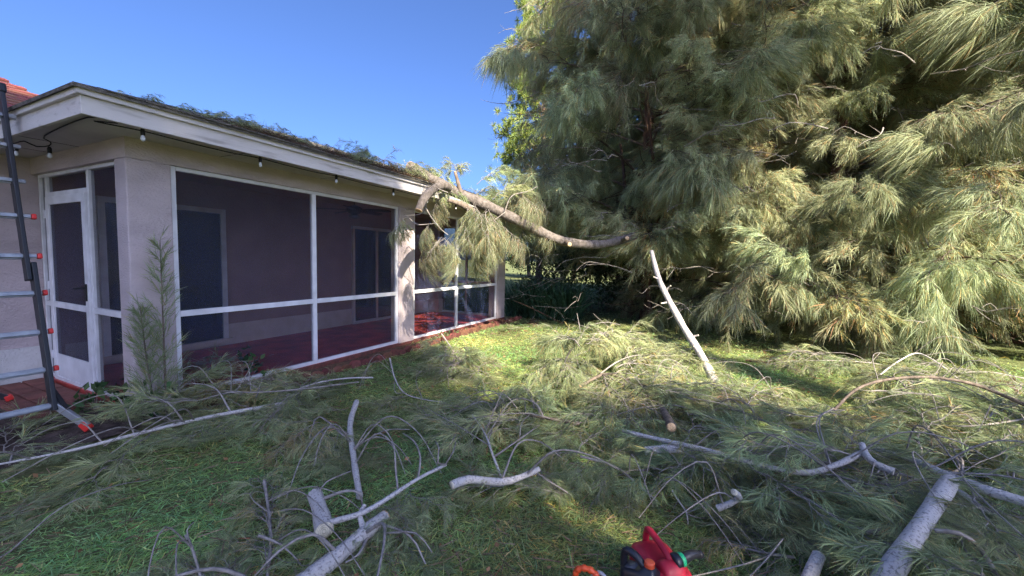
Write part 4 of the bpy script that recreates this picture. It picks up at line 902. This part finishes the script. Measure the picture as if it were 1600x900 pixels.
branch('dark arching stem bowing over the sunlit lawn at right', [([(1303, 640, .25), (1337, 608, .42), (1381, 593, .50), (1447, 588, .54), (1512, 597, .52), (1556, 612, .46), (1620, 640, .36)], .012, .016), ([(1447, 588, .54), (1500, 600, .4), (1560, 630, .3), (1600, 625, .3)], .007, .004), ([(1305, 636, .26), (1270, 650, .3), (1220, 640, .3), (1180, 620, .22)], .007, .003)],
       [(1310, 640, 1230, 670, .2, 'h'), (1320, 640, 1290, 720, .2, 'h'), (1330, 620, 1400, 680, .25, 'h'), (1400, 640, 1340, 710, .15, 'h'), (1520, 610, 1580, 680, .3, 'h'), (1560, 620, 1620, 690, .3, 'h'), (1480, 620, 1500, 690, .2, 'h'), (1580, 640, 1530, 700, .2, 'h'), (1310, 645, 1350, 700, .2, 'h')], 3, m='bark_brown', seed=30, twigs=4)
branch('pale kinked twig peaking above the arching stem at right', [([(1372, 587, .15), (1403, 564, .30), (1434, 551, .38), (1469, 569, .30), (1502, 595, .15)], .011, .009)], [(1380, 590, 1330, 610, .1, 'h'), (1490, 590, 1540, 620, .1, 'h')], 0, m='bark_pale', seed=31, twigs=3)
branch('tan sunlit log lying in the grass under the arching stem', [([(1424, 598, .05), (1438, 616, .05), (1453, 638, .05)], .040, .036)], [(1440, 620, 1400, 670, .05), (1450, 630, 1490, 660, .05)], 0, cat='log', m='bark_thin', cut='cut_wood', seed=32, twigs=0)
branch('sunlit feathery pile filling the right edge of the lawn', [([(1620, 650, .2), (1560, 660, .25), (1500, 665, .25), (1440, 660, .2), (1380, 660, .12)], .011, .004)],
       [(1590, 655, 1500, 640, .2, 'h'), (1560, 660, 1480, 690, .22, 'h'), (1520, 665, 1440, 640, .22, 'h'), (1480, 665, 1400, 700, .2, 'h'), (1600, 660, 1580, 720, .2, 'h'), (1540, 655, 1600, 620, .2, 'h'), (1460, 660, 1380, 650, .18, 'h'), (1420, 660, 1340, 680, .15, 'h'), (1570, 690, 1500, 730, .2, 'h'), (1520, 690, 1450, 720, .2, 'h'), (1600, 620, 1520, 620, .1)], 4, seed=33, twigs=6)
branch('feathery sprays over the sunlit lawn left of the arching stem', [([(1240, 690, .12), (1200, 660, .2), (1150, 640, .22), (1100, 635, .15)], .009, .004), ([(1160, 650, .2), (1230, 665, .24), (1290, 690, .1)], .006, .003)],
       [(1200, 660, 1130, 680, .18, 'h'), (1180, 650, 1110, 620, .18, 'h'), (1150, 640, 1070, 660, .16, 'h'), (1220, 680, 1180, 740, .15, 'h'), (1160, 640, 1190, 600, .15, 'h'), (1240, 690, 1300, 730, .14, 'h'), (1120, 640, 1060, 630, .14, 'h'), (1250, 680, 1290, 650, .12, 'h')], 3, seed=34, twigs=5)
branch('brown dry sprays and bark chips between the two stacked logs', [([(1110, 640, .12), (1085, 645, .16), (1050, 638, .14)], .022, .014)], [(1080, 645, 1020, 660, .14, 'd'), (1070, 640, 1110, 670, .14, 'd'), (1090, 640, 1140, 620, .12, 'd')], 0, m='bark_red', cut='cut_wood', seed=35, twigs=2)
branch('dark sprays below the hooked stub in the right foreground', [([(1400, 770, .12), (1350, 775, .14), (1300, 790, .1)], .008, .004)],
       [(1390, 770, 1310, 800, .14, 'h'), (1360, 775, 1330, 850, .12, 'h'), (1340, 770, 1270, 760, .12, 'h'), (1400, 760, 1440, 720, .14, 'h'), (1320, 785, 1290, 860, .1, 'h'), (1380, 760, 1330, 730, .14, 'h'), (1300, 770, 1240, 820, .08, 'h')], 2, seed=36, twigs=4)
branch('reddish stick lying under the casuarina at the sunlit grass edge', [([(1165, 562, .05), (1200, 566, .06), (1250, 578, .04)], .018, .012)], [(1200, 566, 1260, 560, .08, 'd'), (1230, 575, 1290, 590, .06, 'd'), (1250, 570, 1330, 585, .06, 'd'), (1300, 575, 1380, 570, .06, 'd')], 0, m='bark_red', seed=37, twigs=2)
branch('bare twig and bark litter by the far porch column', [([(802, 468, .55), (830, 480, .40), (862, 496, .15), (880, 505, .03)], .012, .008), ([(832, 478, .42), (836, 490, .15), (830, 500, .02)], .012, .010), ([(836, 477, .42), (890, 480, .42), (930, 470, .5)], .007, .004)], [(850, 500, 800, 505, .06, 'd'), (830, 505, 860, 515, .05, 'd'), (800, 500, 770, 510, .05, 'd'), (830, 510, 760, 520, .05)], 0, m='bark_red', seed=38, twigs=3)

branch('olive sprays heaped under the lowest boughs of the sunlit casuarina', [([(1420, 575, .1), (1350, 565, .2), (1280, 562, .22), (1210, 566, .1)], .010, .004)],
       [(1400, 572, 1340, 590, .15, 'h'), (1370, 568, 1300, 580, .18, 'h'), (1340, 562, 1280, 590, .18, 'h'), (1300, 560, 1240, 575, .18, 'h'), (1270, 560, 1200, 585, .15, 'h'), (1330, 570, 1380, 600, .1, 'h'), (1250, 565, 1290, 600, .1, 'h'), (1220, 570, 1160, 580, .08, 'h')], 3, seed=39, twigs=5)
branch('straw-coloured sprays in the sun beyond the arching stem', [([(1600, 590, .1), (1540, 580, .2), (1480, 585, .2), (1430, 600, .1)], .010, .004)],
       [(1590, 588, 1530, 610, .15, 'h'), (1560, 584, 1490, 600, .18, 'h'), (1520, 580, 1460, 610, .18, 'h'), (1490, 585, 1430, 620, .15, 'h'), (1600, 600, 1560, 640, .1, 'd'), (1540, 590, 1600, 620, .12, 'd'), (1450, 600, 1400, 640, .1, 'h'), (1480, 600, 1510, 640, .1, 'h')], 3, seed=40, twigs=5)
branch('sunlit sprays on the lawn just right of the leaning white branch', [([(1240, 625, .08), (1190, 612, .16), (1140, 606, .12)], .009, .004)],
       [(1220, 618, 1170, 640, .12, 'h'), (1190, 612, 1130, 625, .14, 'h'), (1160, 608, 1120, 650, .12, 'h'), (1240, 625, 1300, 640, .08, 'h')], 2, seed=41, twigs=4)

# pale pole standing in the lawn, leaning back on the casuarina
def leaning_branch():
    pts = [G(1120, 603, 0), G(1112, 585, .12)]
    b = G(1120, 603, 0); tp = A(1018, 392, 7.2)
    prof = ((1118, 598), (1095, 553), (1068, 510), (1042, 462), (1028, 430), (1018, 392)); d0 = (b-CAMP).dot(FW); pts = []
    for i, (x, y) in enumerate(prof): pts.append(A(x, y, d0+(7.4-d0)*i/5))
    o = Vector((b.x, b.y, 0)); t = thing('leaning_branch', 'bare white branch standing in the lawn and leaning back on the casuarina', 'branch', tuple(o)); random.seed(2)
    s_ = stem_part(t, o, pts, .055, .040, 'bark_pale', 'stem', None, 10)
    for i, dx, dz in ((.28, .10, .06), (.55, -.12, -.03), (.6, .09, .10), (.72, -.09, .05), (.2, -.05, .04)):
        p = s_[int(i*len(s_))]; stem_part(t, o, [p, p+Vector((dx*.6, -.02, dz*.7)), p+Vector((dx, -.04, dz))], .016, .012, 'bark_pale', 'knot', 'cut_pale', 7, step=.03, cutends=(False, True))
leaning_branch()

# the big broken limb across the roof edge
def big_limb():
    prof = ((640, 259, 7.15), (668, 275, 7.0), (705, 296, 6.85), (760, 320, 6.95), (812, 345, 7.15), (868, 372, 7.4), (905, 380, 7.6), (945, 380, 7.9), (992, 368, 8.3))
    pts = [A(*p) for p in prof]; o = Vector((pts[4].x, pts[4].y, pts[4].z))
    t = thing('broken_limb', 'big broken casuarina limb resting across the porch roof edge', 'limb', tuple(o)); random.seed(3)
    s_ = stem_part(t, o, pts, .095, .080, 'bark_grey', 'limb', 'cut_wood', 14, cutends=(True, False))
    c = [A(700, 293, 6.6), A(690, 289, 6.3), A(672, 298, 6.0), A(660, 314, 5.85), A(654, 328, 5.8)]
    stem_part(t, o, c, .068, .058, 'bark_grey', 'side_limb', 'cut_wood', 10, cutends=(False, True))
    stem_part(t, o, [A(740, 330, 6.7), A(720, 318, 6.5), A(700, 312, 6.35)], .06, .03, 'bark_brown', 'side_limb', None, 8)
    for p, r0 in (([A(885, 378, 7.4), A(890, 381, 7.1)], .05), ([A(720, 300, 6.8), A(716, 285, 6.8), A(711, 268, 6.85)], .035), ([A(972, 375, 8.1), A(980, 371, 7.8)], .05)):
        stem_part(t, o, p, r0, r0*.8, 'bark_brown', 'stub', 'cut_wood', 9, cutends=(False, True))
    tw = []
    for p in (((662, 318), (675, 340), (690, 358), (700, 366)), ((690, 300), (670, 308), (660, 332), (630, 336)), ((790, 325), (800, 305), (825, 298), (840, 290)), ((700, 300), (668, 290), (655, 312)), ((640, 340), (652, 350), (680, 348)), ((790, 330), (770, 345), (757, 355))):
        pts = [A(x, y, 6.1+.25*(x > 750)*3) for x, y in p]; s2 = stem_part(t, o, pts, .010, .005, 'bark_thin', 'twig', None, 5)
    def hang(x, y, d, yaw, sc, pitch=.5, k=None):
        place(random.choice(k or HANG), 'hanging_spray', t, A(x, y, d)-o, yaw, pitch, 0, sc)
    R = random.Random(8)
    for x, y, d, n, sc in ((697, 368, 6.1, 6, .55), (735, 318, 6.5, 3, .5), (765, 330, 6.8, 4, .68), (778, 348, 6.9, 4, .75), (800, 300, 7.3, 4, .6), (825, 295, 7.5, 4, .6), (832, 345, 7.3, 2, .5), (720, 338, 6.5, 2, .42), (690, 300, 6.4, 2, .4), (640, 338, 6.0, 2, .35), (672, 352, 6.0, 2, .32)):
        for k in range(n): hang(x+R.uniform(-8, 8), y+R.uniform(-6, 6), d+R.uniform(-.15, .15), R.uniform(0, 6.28), sc*R.uniform(.75, 1.15), R.uniform(.25, .9))
    for k in range(5):   # tuft of sprays on the roof round the butt
        f = k/4; p = A(600+90*f, 262+30*f, 6.9-.3*f); place(random.choice(HSPRAY), 'needle_spray', t, p-o+Vector((0, 0, -.05)), R.uniform(0, 6.28), R.uniform(-.1, .3), 0, R.uniform(.3, .5))
    for x, y, yaw in ((712, 250, 2.2), (745, 262, 1.0), (700, 268, 2.8), (735, 290, 1.6), (770, 285, .8)):
        place(random.choice(HSPRAY), 'needle_spray', t, A(x, y+25, 7.0)-o, yaw, -.6, 0, .7)
big_limb()

# loose sprays lying on the porch roof
for i, (x, y, s, yaw, lb) in enumerate(((250, 165, .32, 1.0, 'tiny wisp of needles on the roof edge nearest the corner'), (372, 190, .55, 1.4, 'tuft of needles on the roof edge above the first screen'),
        (400, 198, .5, .4, 'dark tuft of needles lying just beside the first roof tuft'), (465, 215, .65, 1.9, 'upright needle tuft halfway along the roof edge'), (540, 236, .75, 1.2, 'low needle litter on the roof edge past halfway'),
        (590, 250, 1.1, 2.3, 'large feathery spray on the roof before the broken limb'), (620, 262, .95, .6, 'feathery spray drooping over the fascia beside the broken limb'))):
    p = PX(x, y, EX-.12); p.z = ZE+SL*(.17)+.02
    t = thing('roof_debris', lb, 'needle debris', tuple(p), 0, 'casuarina sprays fallen on the porch roof')
    for k in range(3):
        place(HSPRAY[(i+k) % 6], 'needle_spray', t, Vector((random.uniform(-.15, .1), random.uniform(-.25, .25), 0)), yaw+k*1.3, -.35, 0, s*.6*random.uniform(.7, 1.1))
rl = MB()
V = []; 
r_ = np.random.default_rng(77); n = 5200
cc = np.concatenate([r_.uniform(2.2, 4.2, 7), r_.uniform(4.0, 6.6, 16)]); yy = cc[r_.integers(0, len(cc), n)]+r_.normal(0, .16, n); xx = X0-.02-np.abs(r_.normal(0, .35, n)); zz = ZE+SL*(X0-xx)+.015
P = np.stack([xx, yy, zz], 1); D = np.stack([r_.normal(size=n), r_.normal(size=n), np.abs(r_.normal(0, .25, n))], 1)
Vn, Qn, Tn = needle_arrays(P, D, r_.uniform(.08, .2, n), .004, .1, r_)
lit = link('needle_litter', fast_mesh('needle_litter', Vn, Qn, Tn, ('needles_dry',), needle_tint(n, r_)*.6)); tag(lit, 'thin layer of dry needles along the porch roof edge', 'needle litter', kind='stuff')

# ------------------------------------------------------------------ fuel can, oil jug, chainsaw
def loft(q, secs, n=20, p=4.0, mi=0):
    """superellipse sections (x, y0, y1, z0, z1) skinned along x"""
    vs = []; fs = []
    for x, y0, y1, z0, z1 in secs:
        for k in range(n):
            t = 2*math.pi*(k+.5)/n; c, s = math.cos(t), math.sin(t)
            vs.append((x, (y0+y1)/2+(y1-y0)/2*math.copysign(abs(c)**(2/p), c), (z0+z1)/2+(z1-z0)/2*math.copysign(abs(s)**(2/p), s)))
    m = len(secs)
    for i in range(m-1):
        for k in range(n): k2 = (k+1) % n; fs.append((i*n+k, (i+1)*n+k, (i+1)*n+k2, i*n+k2))
    fs.append(tuple(range(n))); fs.append(tuple((m-1)*n+k for k in range(n-1, -1, -1)))
    q.add(vs, fs, mi, True)
def loftz(q, secs, n=24, p=4.0, mi=0):
    """superellipse sections (z, x0, x1, y0, y1) skinned upward"""
    vs = []; fs = []
    for z, x0, x1, y0, y1 in secs:
        for k in range(n):
            t = 2*math.pi*(k+.5)/n; c, s = math.cos(t), math.sin(t)
            vs.append(((x0+x1)/2+(x1-x0)/2*math.copysign(abs(c)**(2/p), c), (y0+y1)/2+(y1-y0)/2*math.copysign(abs(s)**(2/p), s), z))
    m = len(secs)
    for i in range(m-1):
        for k in range(n): k2 = (k+1) % n; fs.append((i*n+k, i*n+k2, (i+1)*n+k2, (i+1)*n+k))
    fs.append(tuple(range(n-1, -1, -1))); fs.append(tuple((m-1)*n+k for k in range(n)))
    q.add(vs, fs, mi, True)

def gas_can():
    t = thing('fuel_can', 'red plastic fuel can with a black spout and green collar on the grass', 'fuel can', (-.150, 1.935, 0), math.atan2(-.77, .63)); t.scale = (.93,)*3
    q = MB(); hx, hy = .15, .105
    loftz(q, [(.0, -hx+.012, hx-.012, -hy+.012, hy-.012), (.012, -hx, hx, -hy, hy), (.10, -hx-.002, hx+.002, -hy-.002, hy+.002), (.165, -hx, hx, -hy, hy), (.185, -hx+.006, hx-.004, -hy+.006, hy-.006),
              (.200, -hx+.03, hx-.012, -hy+.03, hy-.03), (.203, -hx+.06, hx-.03, -hy+.06, hy-.06)], 28, 5); q.build('body', 'can_red', t)
    q = MB(); loft(q, [(.035, -.06, .06, .17, .205), (.05, -.062, .062, .16, .235), (.08, -.06, .06, .16, .25), (.12, -.055, .055, .16, .24), (.145, -.045, .045, .15, .20)], 20, 3.5); q.build('shoulder', 'can_red', t)
    q = MB(); s_ = spline([(-.135, 0, .185), (-.132, 0, .24), (-.11, 0, .268), (-.03, 0, .266), (.05, 0, .252), (.075, 0, .235)], .02); q.tube(s_, [.017]*len(s_), 12); q.build('handle', 'can_red', t)
    # spout: leaves the shoulder to the can's left, seen pointing right
    a = Vector((.085, .01, .232)); dr = Vector((-.12, 1, .10)).normalized()
    q = MB(); q.lathe(a, [(.036, 0), (.040, .006), (.040, .028), (.036, .034)], 20, dr); sp = q.build('spout_nut', 'jug_black', t)
    q = MB(); q.lathe(a+dr*.0345, [(.030, 0), (.033, .003), (.033, .020), (.029, .024)], 20, dr); q.build('green_collar', 'cap_green', sp)
    b = a+dr*.059; q = MB(); s_ = spline([b, b+dr*.04+Vector((0, 0, .006)), b+dr*.075, b+dr*.105+Vector((0, 0, -.016))], .012); n = len(s_)
    q.tube(s_, [.027-.012*i/n for i in range(n)], 14); q.lathe(b+dr*.10+Vector((0, 0, -.013)), [(.018, 0), (.019, .004), (.018, .016)], 14, dr); q.build('spout', 'jug_black', sp)
gas_can()
def oil_jug():
    t = thing('oil_jug', 'black oil jug with an orange cap beside the red fuel can', 'oil jug', (-.222, 1.81, 0), math.atan2(-.25, .95)); t.scale = (.88,)*3
    q = MB(); loftz(q, [(0, -.085, .085, -.045, .045), (.01, -.095, .095, -.055, .055), (.17, -.095, .095, -.055, .055), (.20, -.092, .095, -.052, .052), (.225, .0, .092, -.045, .045), (.245, .018, .075, -.03, .03), (.252, .022, .070, -.026, .026)], 24, 4); q.build('body', 'jug_black', t)
    q = MB(); s_ = spline([(-.085, 0, .17), (-.088, 0, .25), (-.072, 0, .28), (-.03, 0, .274), (.005, 0, .25), (.03, 0, .225)], .015)
    q.tube(s_, [.019]*len(s_), 12); q.build('handle', 'jug_black', t)
    q = MB(); loft(q, [(-.07, -.03, .03, .195, .212), (-.02, -.032, .032, .195, .222), (.02, -.03, .03, .195, .214)], 14, 3); q.build('grip_recess', 'jug_grey', t)
    q = MB(); c = (.046, 0, .2525); q.lathe(c, [(.024, 0), (.024, .022), (.022, .026), (.016, .027)], 22)
    for k in range(22):
        a = 2*math.pi*k/22; q.bar((c[0]+math.cos(a)*.024, math.sin(a)*.024, .254), (c[0]+math.cos(a)*.024, math.sin(a)*.024, .274), .003, .003, (math.cos(a), math.sin(a), 0))
    q.build('cap', 'cap_orange', t)
    q = MB(); q.box((-.08, -.0575, .03), (.06, -.0555, .15)); q.build('label_patch', 'cap_orange', t)
oil_jug()
def chainsaw():
    t = thing('chainsaw', 'orange ribbed chainsaw handle at the bottom edge left of the jug', 'chainsaw', (-.425, 1.655, 0), .35); t.scale = (.78,)*3
    q = MB(); loftz(q, [(.0, -.13, .12, -.07, .07), (.01, -.14, .13, -.08, .08), (.09, -.14, .13, -.08, .08), (.125, -.12, .11, -.06, .06), (.132, -.1, .09, -.04, .04)], 22, 4); q.build('body', 'saw_orange', t)
    q = MB(); s_ = spline([(-.055, .085, .05), (-.055, .085, .16), (-.04, .078, .215), (.0, .07, .235), (.05, .06, .222), (.085, .04, .18), (.09, .03, .12)], .008); n = len(s_)
    q.tube(s_, [.0165+.0022*(1 if i % 4 < 2 else -1) for i in range(n)], 12); q.build('front_handle', 'saw_orange', t)
    q = MB(); s_ = spline([(.03, .10, .10), (.05, .10, .17), (.085, .085, .205), (.12, .06, .19), (.135, .05, .12)], .015); q.tube(s_, [.011]*len(s_), 10); q.build('hand_guard', 'saw_grey', t)
    q = MB(); q.add([(-.02, .088, .03), (.10, .088, .03), (.10, .088, .09), (-.02, .088, .09)], [(0, 1, 2, 3)]); q.box((-.50, -.003, .03), (-.141, .003, .08)); q.build('guide_bar', 'alu_rung', t)
    q = MB(); s_ = spline([(.11, 0, .10), (.19, 0, .13), (.26, 0, .11), (.28, 0, .05), (.12, 0, .03)], .02); q.tube(s_, [.018]*len(s_), 10); q.build('rear_handle', 'jug_black', t)
chainsaw()

# ------------------------------------------------------------------ grass: nobody could count it
def grass():
    r = np.random.default_rng(21); P = []
    for d0, d1, dens in ((1.2, 3.0, 7500), (3.0, 5.0, 4200), (5.0, 8.0, 2000), (8.0, 12.5, 800)):
        half = math.radians(56); n = int(dens*half*(d1*d1-d0*d0)); d = np.sqrt(r.uniform(d0*d0, d1*d1, n)); a = r.uniform(-half, half, n)+YAW
        P.append(np.stack([-np.sin(a)*d, np.cos(a)*d, d], 1))
    P = np.concatenate(P); x, y, d = P.T
    keep = ~((x < -4.36) & (y > 1.0)) & ~((x < -4.1+.12*np.sin(y*7)) & (y < 1.85) & (y > .25))
    bed = (x < -4.40) & (x > -4.78) & (y > 5.6) & (r.random(len(x)) < .5); keep |= bed
    thin = np.sin(x*1.7+1.3)*np.sin(y*1.3+.4)+.5*np.sin(x*4.1+y*3.3); keep &= ~((thin > .85) & (r.random(len(x)) < .35))
    keep &= ~((y > 9.0+.4*np.sin(x*2)) & (r.random(len(x)) < .75))
    x, y, d = x[keep], y[keep], d[keep]; n = len(x); f = np.clip(d/5, .7, 1.9)
    base = np.stack([x, y, np.full(n, -.004)], 1); lean = r.uniform(0, 6.28, n); k = r.uniform(.4, 2.1, n)
    D = np.stack([np.cos(lean)*k, np.sin(lean)*k, np.ones(n)], 1); L = r.uniform(.055, .13, n)*r.choice([1, 1, 1, 1.5], n)*(.85+.25*np.sin(x*2.3)*np.sin(y*2.9))
    V, Q, T = needle_arrays(base, D, L, .0068*f*r.uniform(.7, 1.25, n), r.uniform(.3, 1.3, n), r, .003)
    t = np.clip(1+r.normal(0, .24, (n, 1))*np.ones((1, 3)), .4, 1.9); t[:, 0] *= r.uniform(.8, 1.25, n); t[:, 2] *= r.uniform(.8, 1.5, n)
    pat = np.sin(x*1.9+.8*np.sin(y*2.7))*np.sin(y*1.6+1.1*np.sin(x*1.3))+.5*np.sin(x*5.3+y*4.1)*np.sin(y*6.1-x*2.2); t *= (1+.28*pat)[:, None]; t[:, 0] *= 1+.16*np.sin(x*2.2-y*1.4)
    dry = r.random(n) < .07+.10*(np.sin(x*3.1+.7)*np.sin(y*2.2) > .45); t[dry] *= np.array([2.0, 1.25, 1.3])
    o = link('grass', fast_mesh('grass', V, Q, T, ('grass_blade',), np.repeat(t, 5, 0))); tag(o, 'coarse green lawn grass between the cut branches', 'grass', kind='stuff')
grass()

def lawn_litter():
    r = np.random.default_rng(91); n = 9000; d = r.uniform(1.4, 9, n); a = r.uniform(-.95, .95, n)+YAW
    x, y = -np.sin(a)*d, np.cos(a)*d; k = (x > -4.3); x, y = x[k], y[k]; n = len(x)
    P = np.stack([x, y, r.uniform(.03, .07, n)], 1); D = np.stack([r.normal(size=n), r.normal(size=n), r.normal(0, .2, n)], 1)
    V, Q, T = needle_arrays(P, D, r.uniform(.05, .20, n), .0036*r.uniform(.6, 1.6, n), .1, r, .01)
    o = link('lawn_litter', fast_mesh('lawn_litter', V, Q, T, ('needles_dry',), needle_tint(n, r, .35))); tag(o, 'dry needles and twig scraps strewn over the lawn', 'needle litter', kind='stuff')
    V = []; T = []                                       # wood chips and fallen leaves
    n = 700; d = r.uniform(1.6, 8, n); a = r.uniform(-.9, .9, n)+YAW; x, y = -np.sin(a)*d, np.cos(a)*d; k = x > -4.3; x, y = x[k], y[k]; n = len(x)
    c = np.stack([x, y, r.uniform(.035, .075, n)], 1); u = unit(r.normal(size=(n, 3))*np.array([[1, 1, .3]])); v = unit(np.cross(u, r.normal(size=(n, 3))*np.array([[.3, .3, 1]])))
    h = r.uniform(.008, .022, (n, 1)); w = h*r.uniform(.4, .8, (n, 1)); V = np.stack([c-u*h, c+v*w, c+u*h, c-v*w], 1).reshape(-1, 3)
    t = np.repeat(np.array([[1.6, 1.2, .8]])*r.uniform(.5, 1.5, (n, 1)), 4, 0)
    o = link('wood_chips', fast_mesh('wood_chips', V, np.arange(n)[:, None]*4+np.arange(4)[None], None, ('needles_dry',), t)); tag(o, 'pale wood chips and leaf scraps strewn over the lawn', 'wood chips', kind='stuff')
lawn_litter()
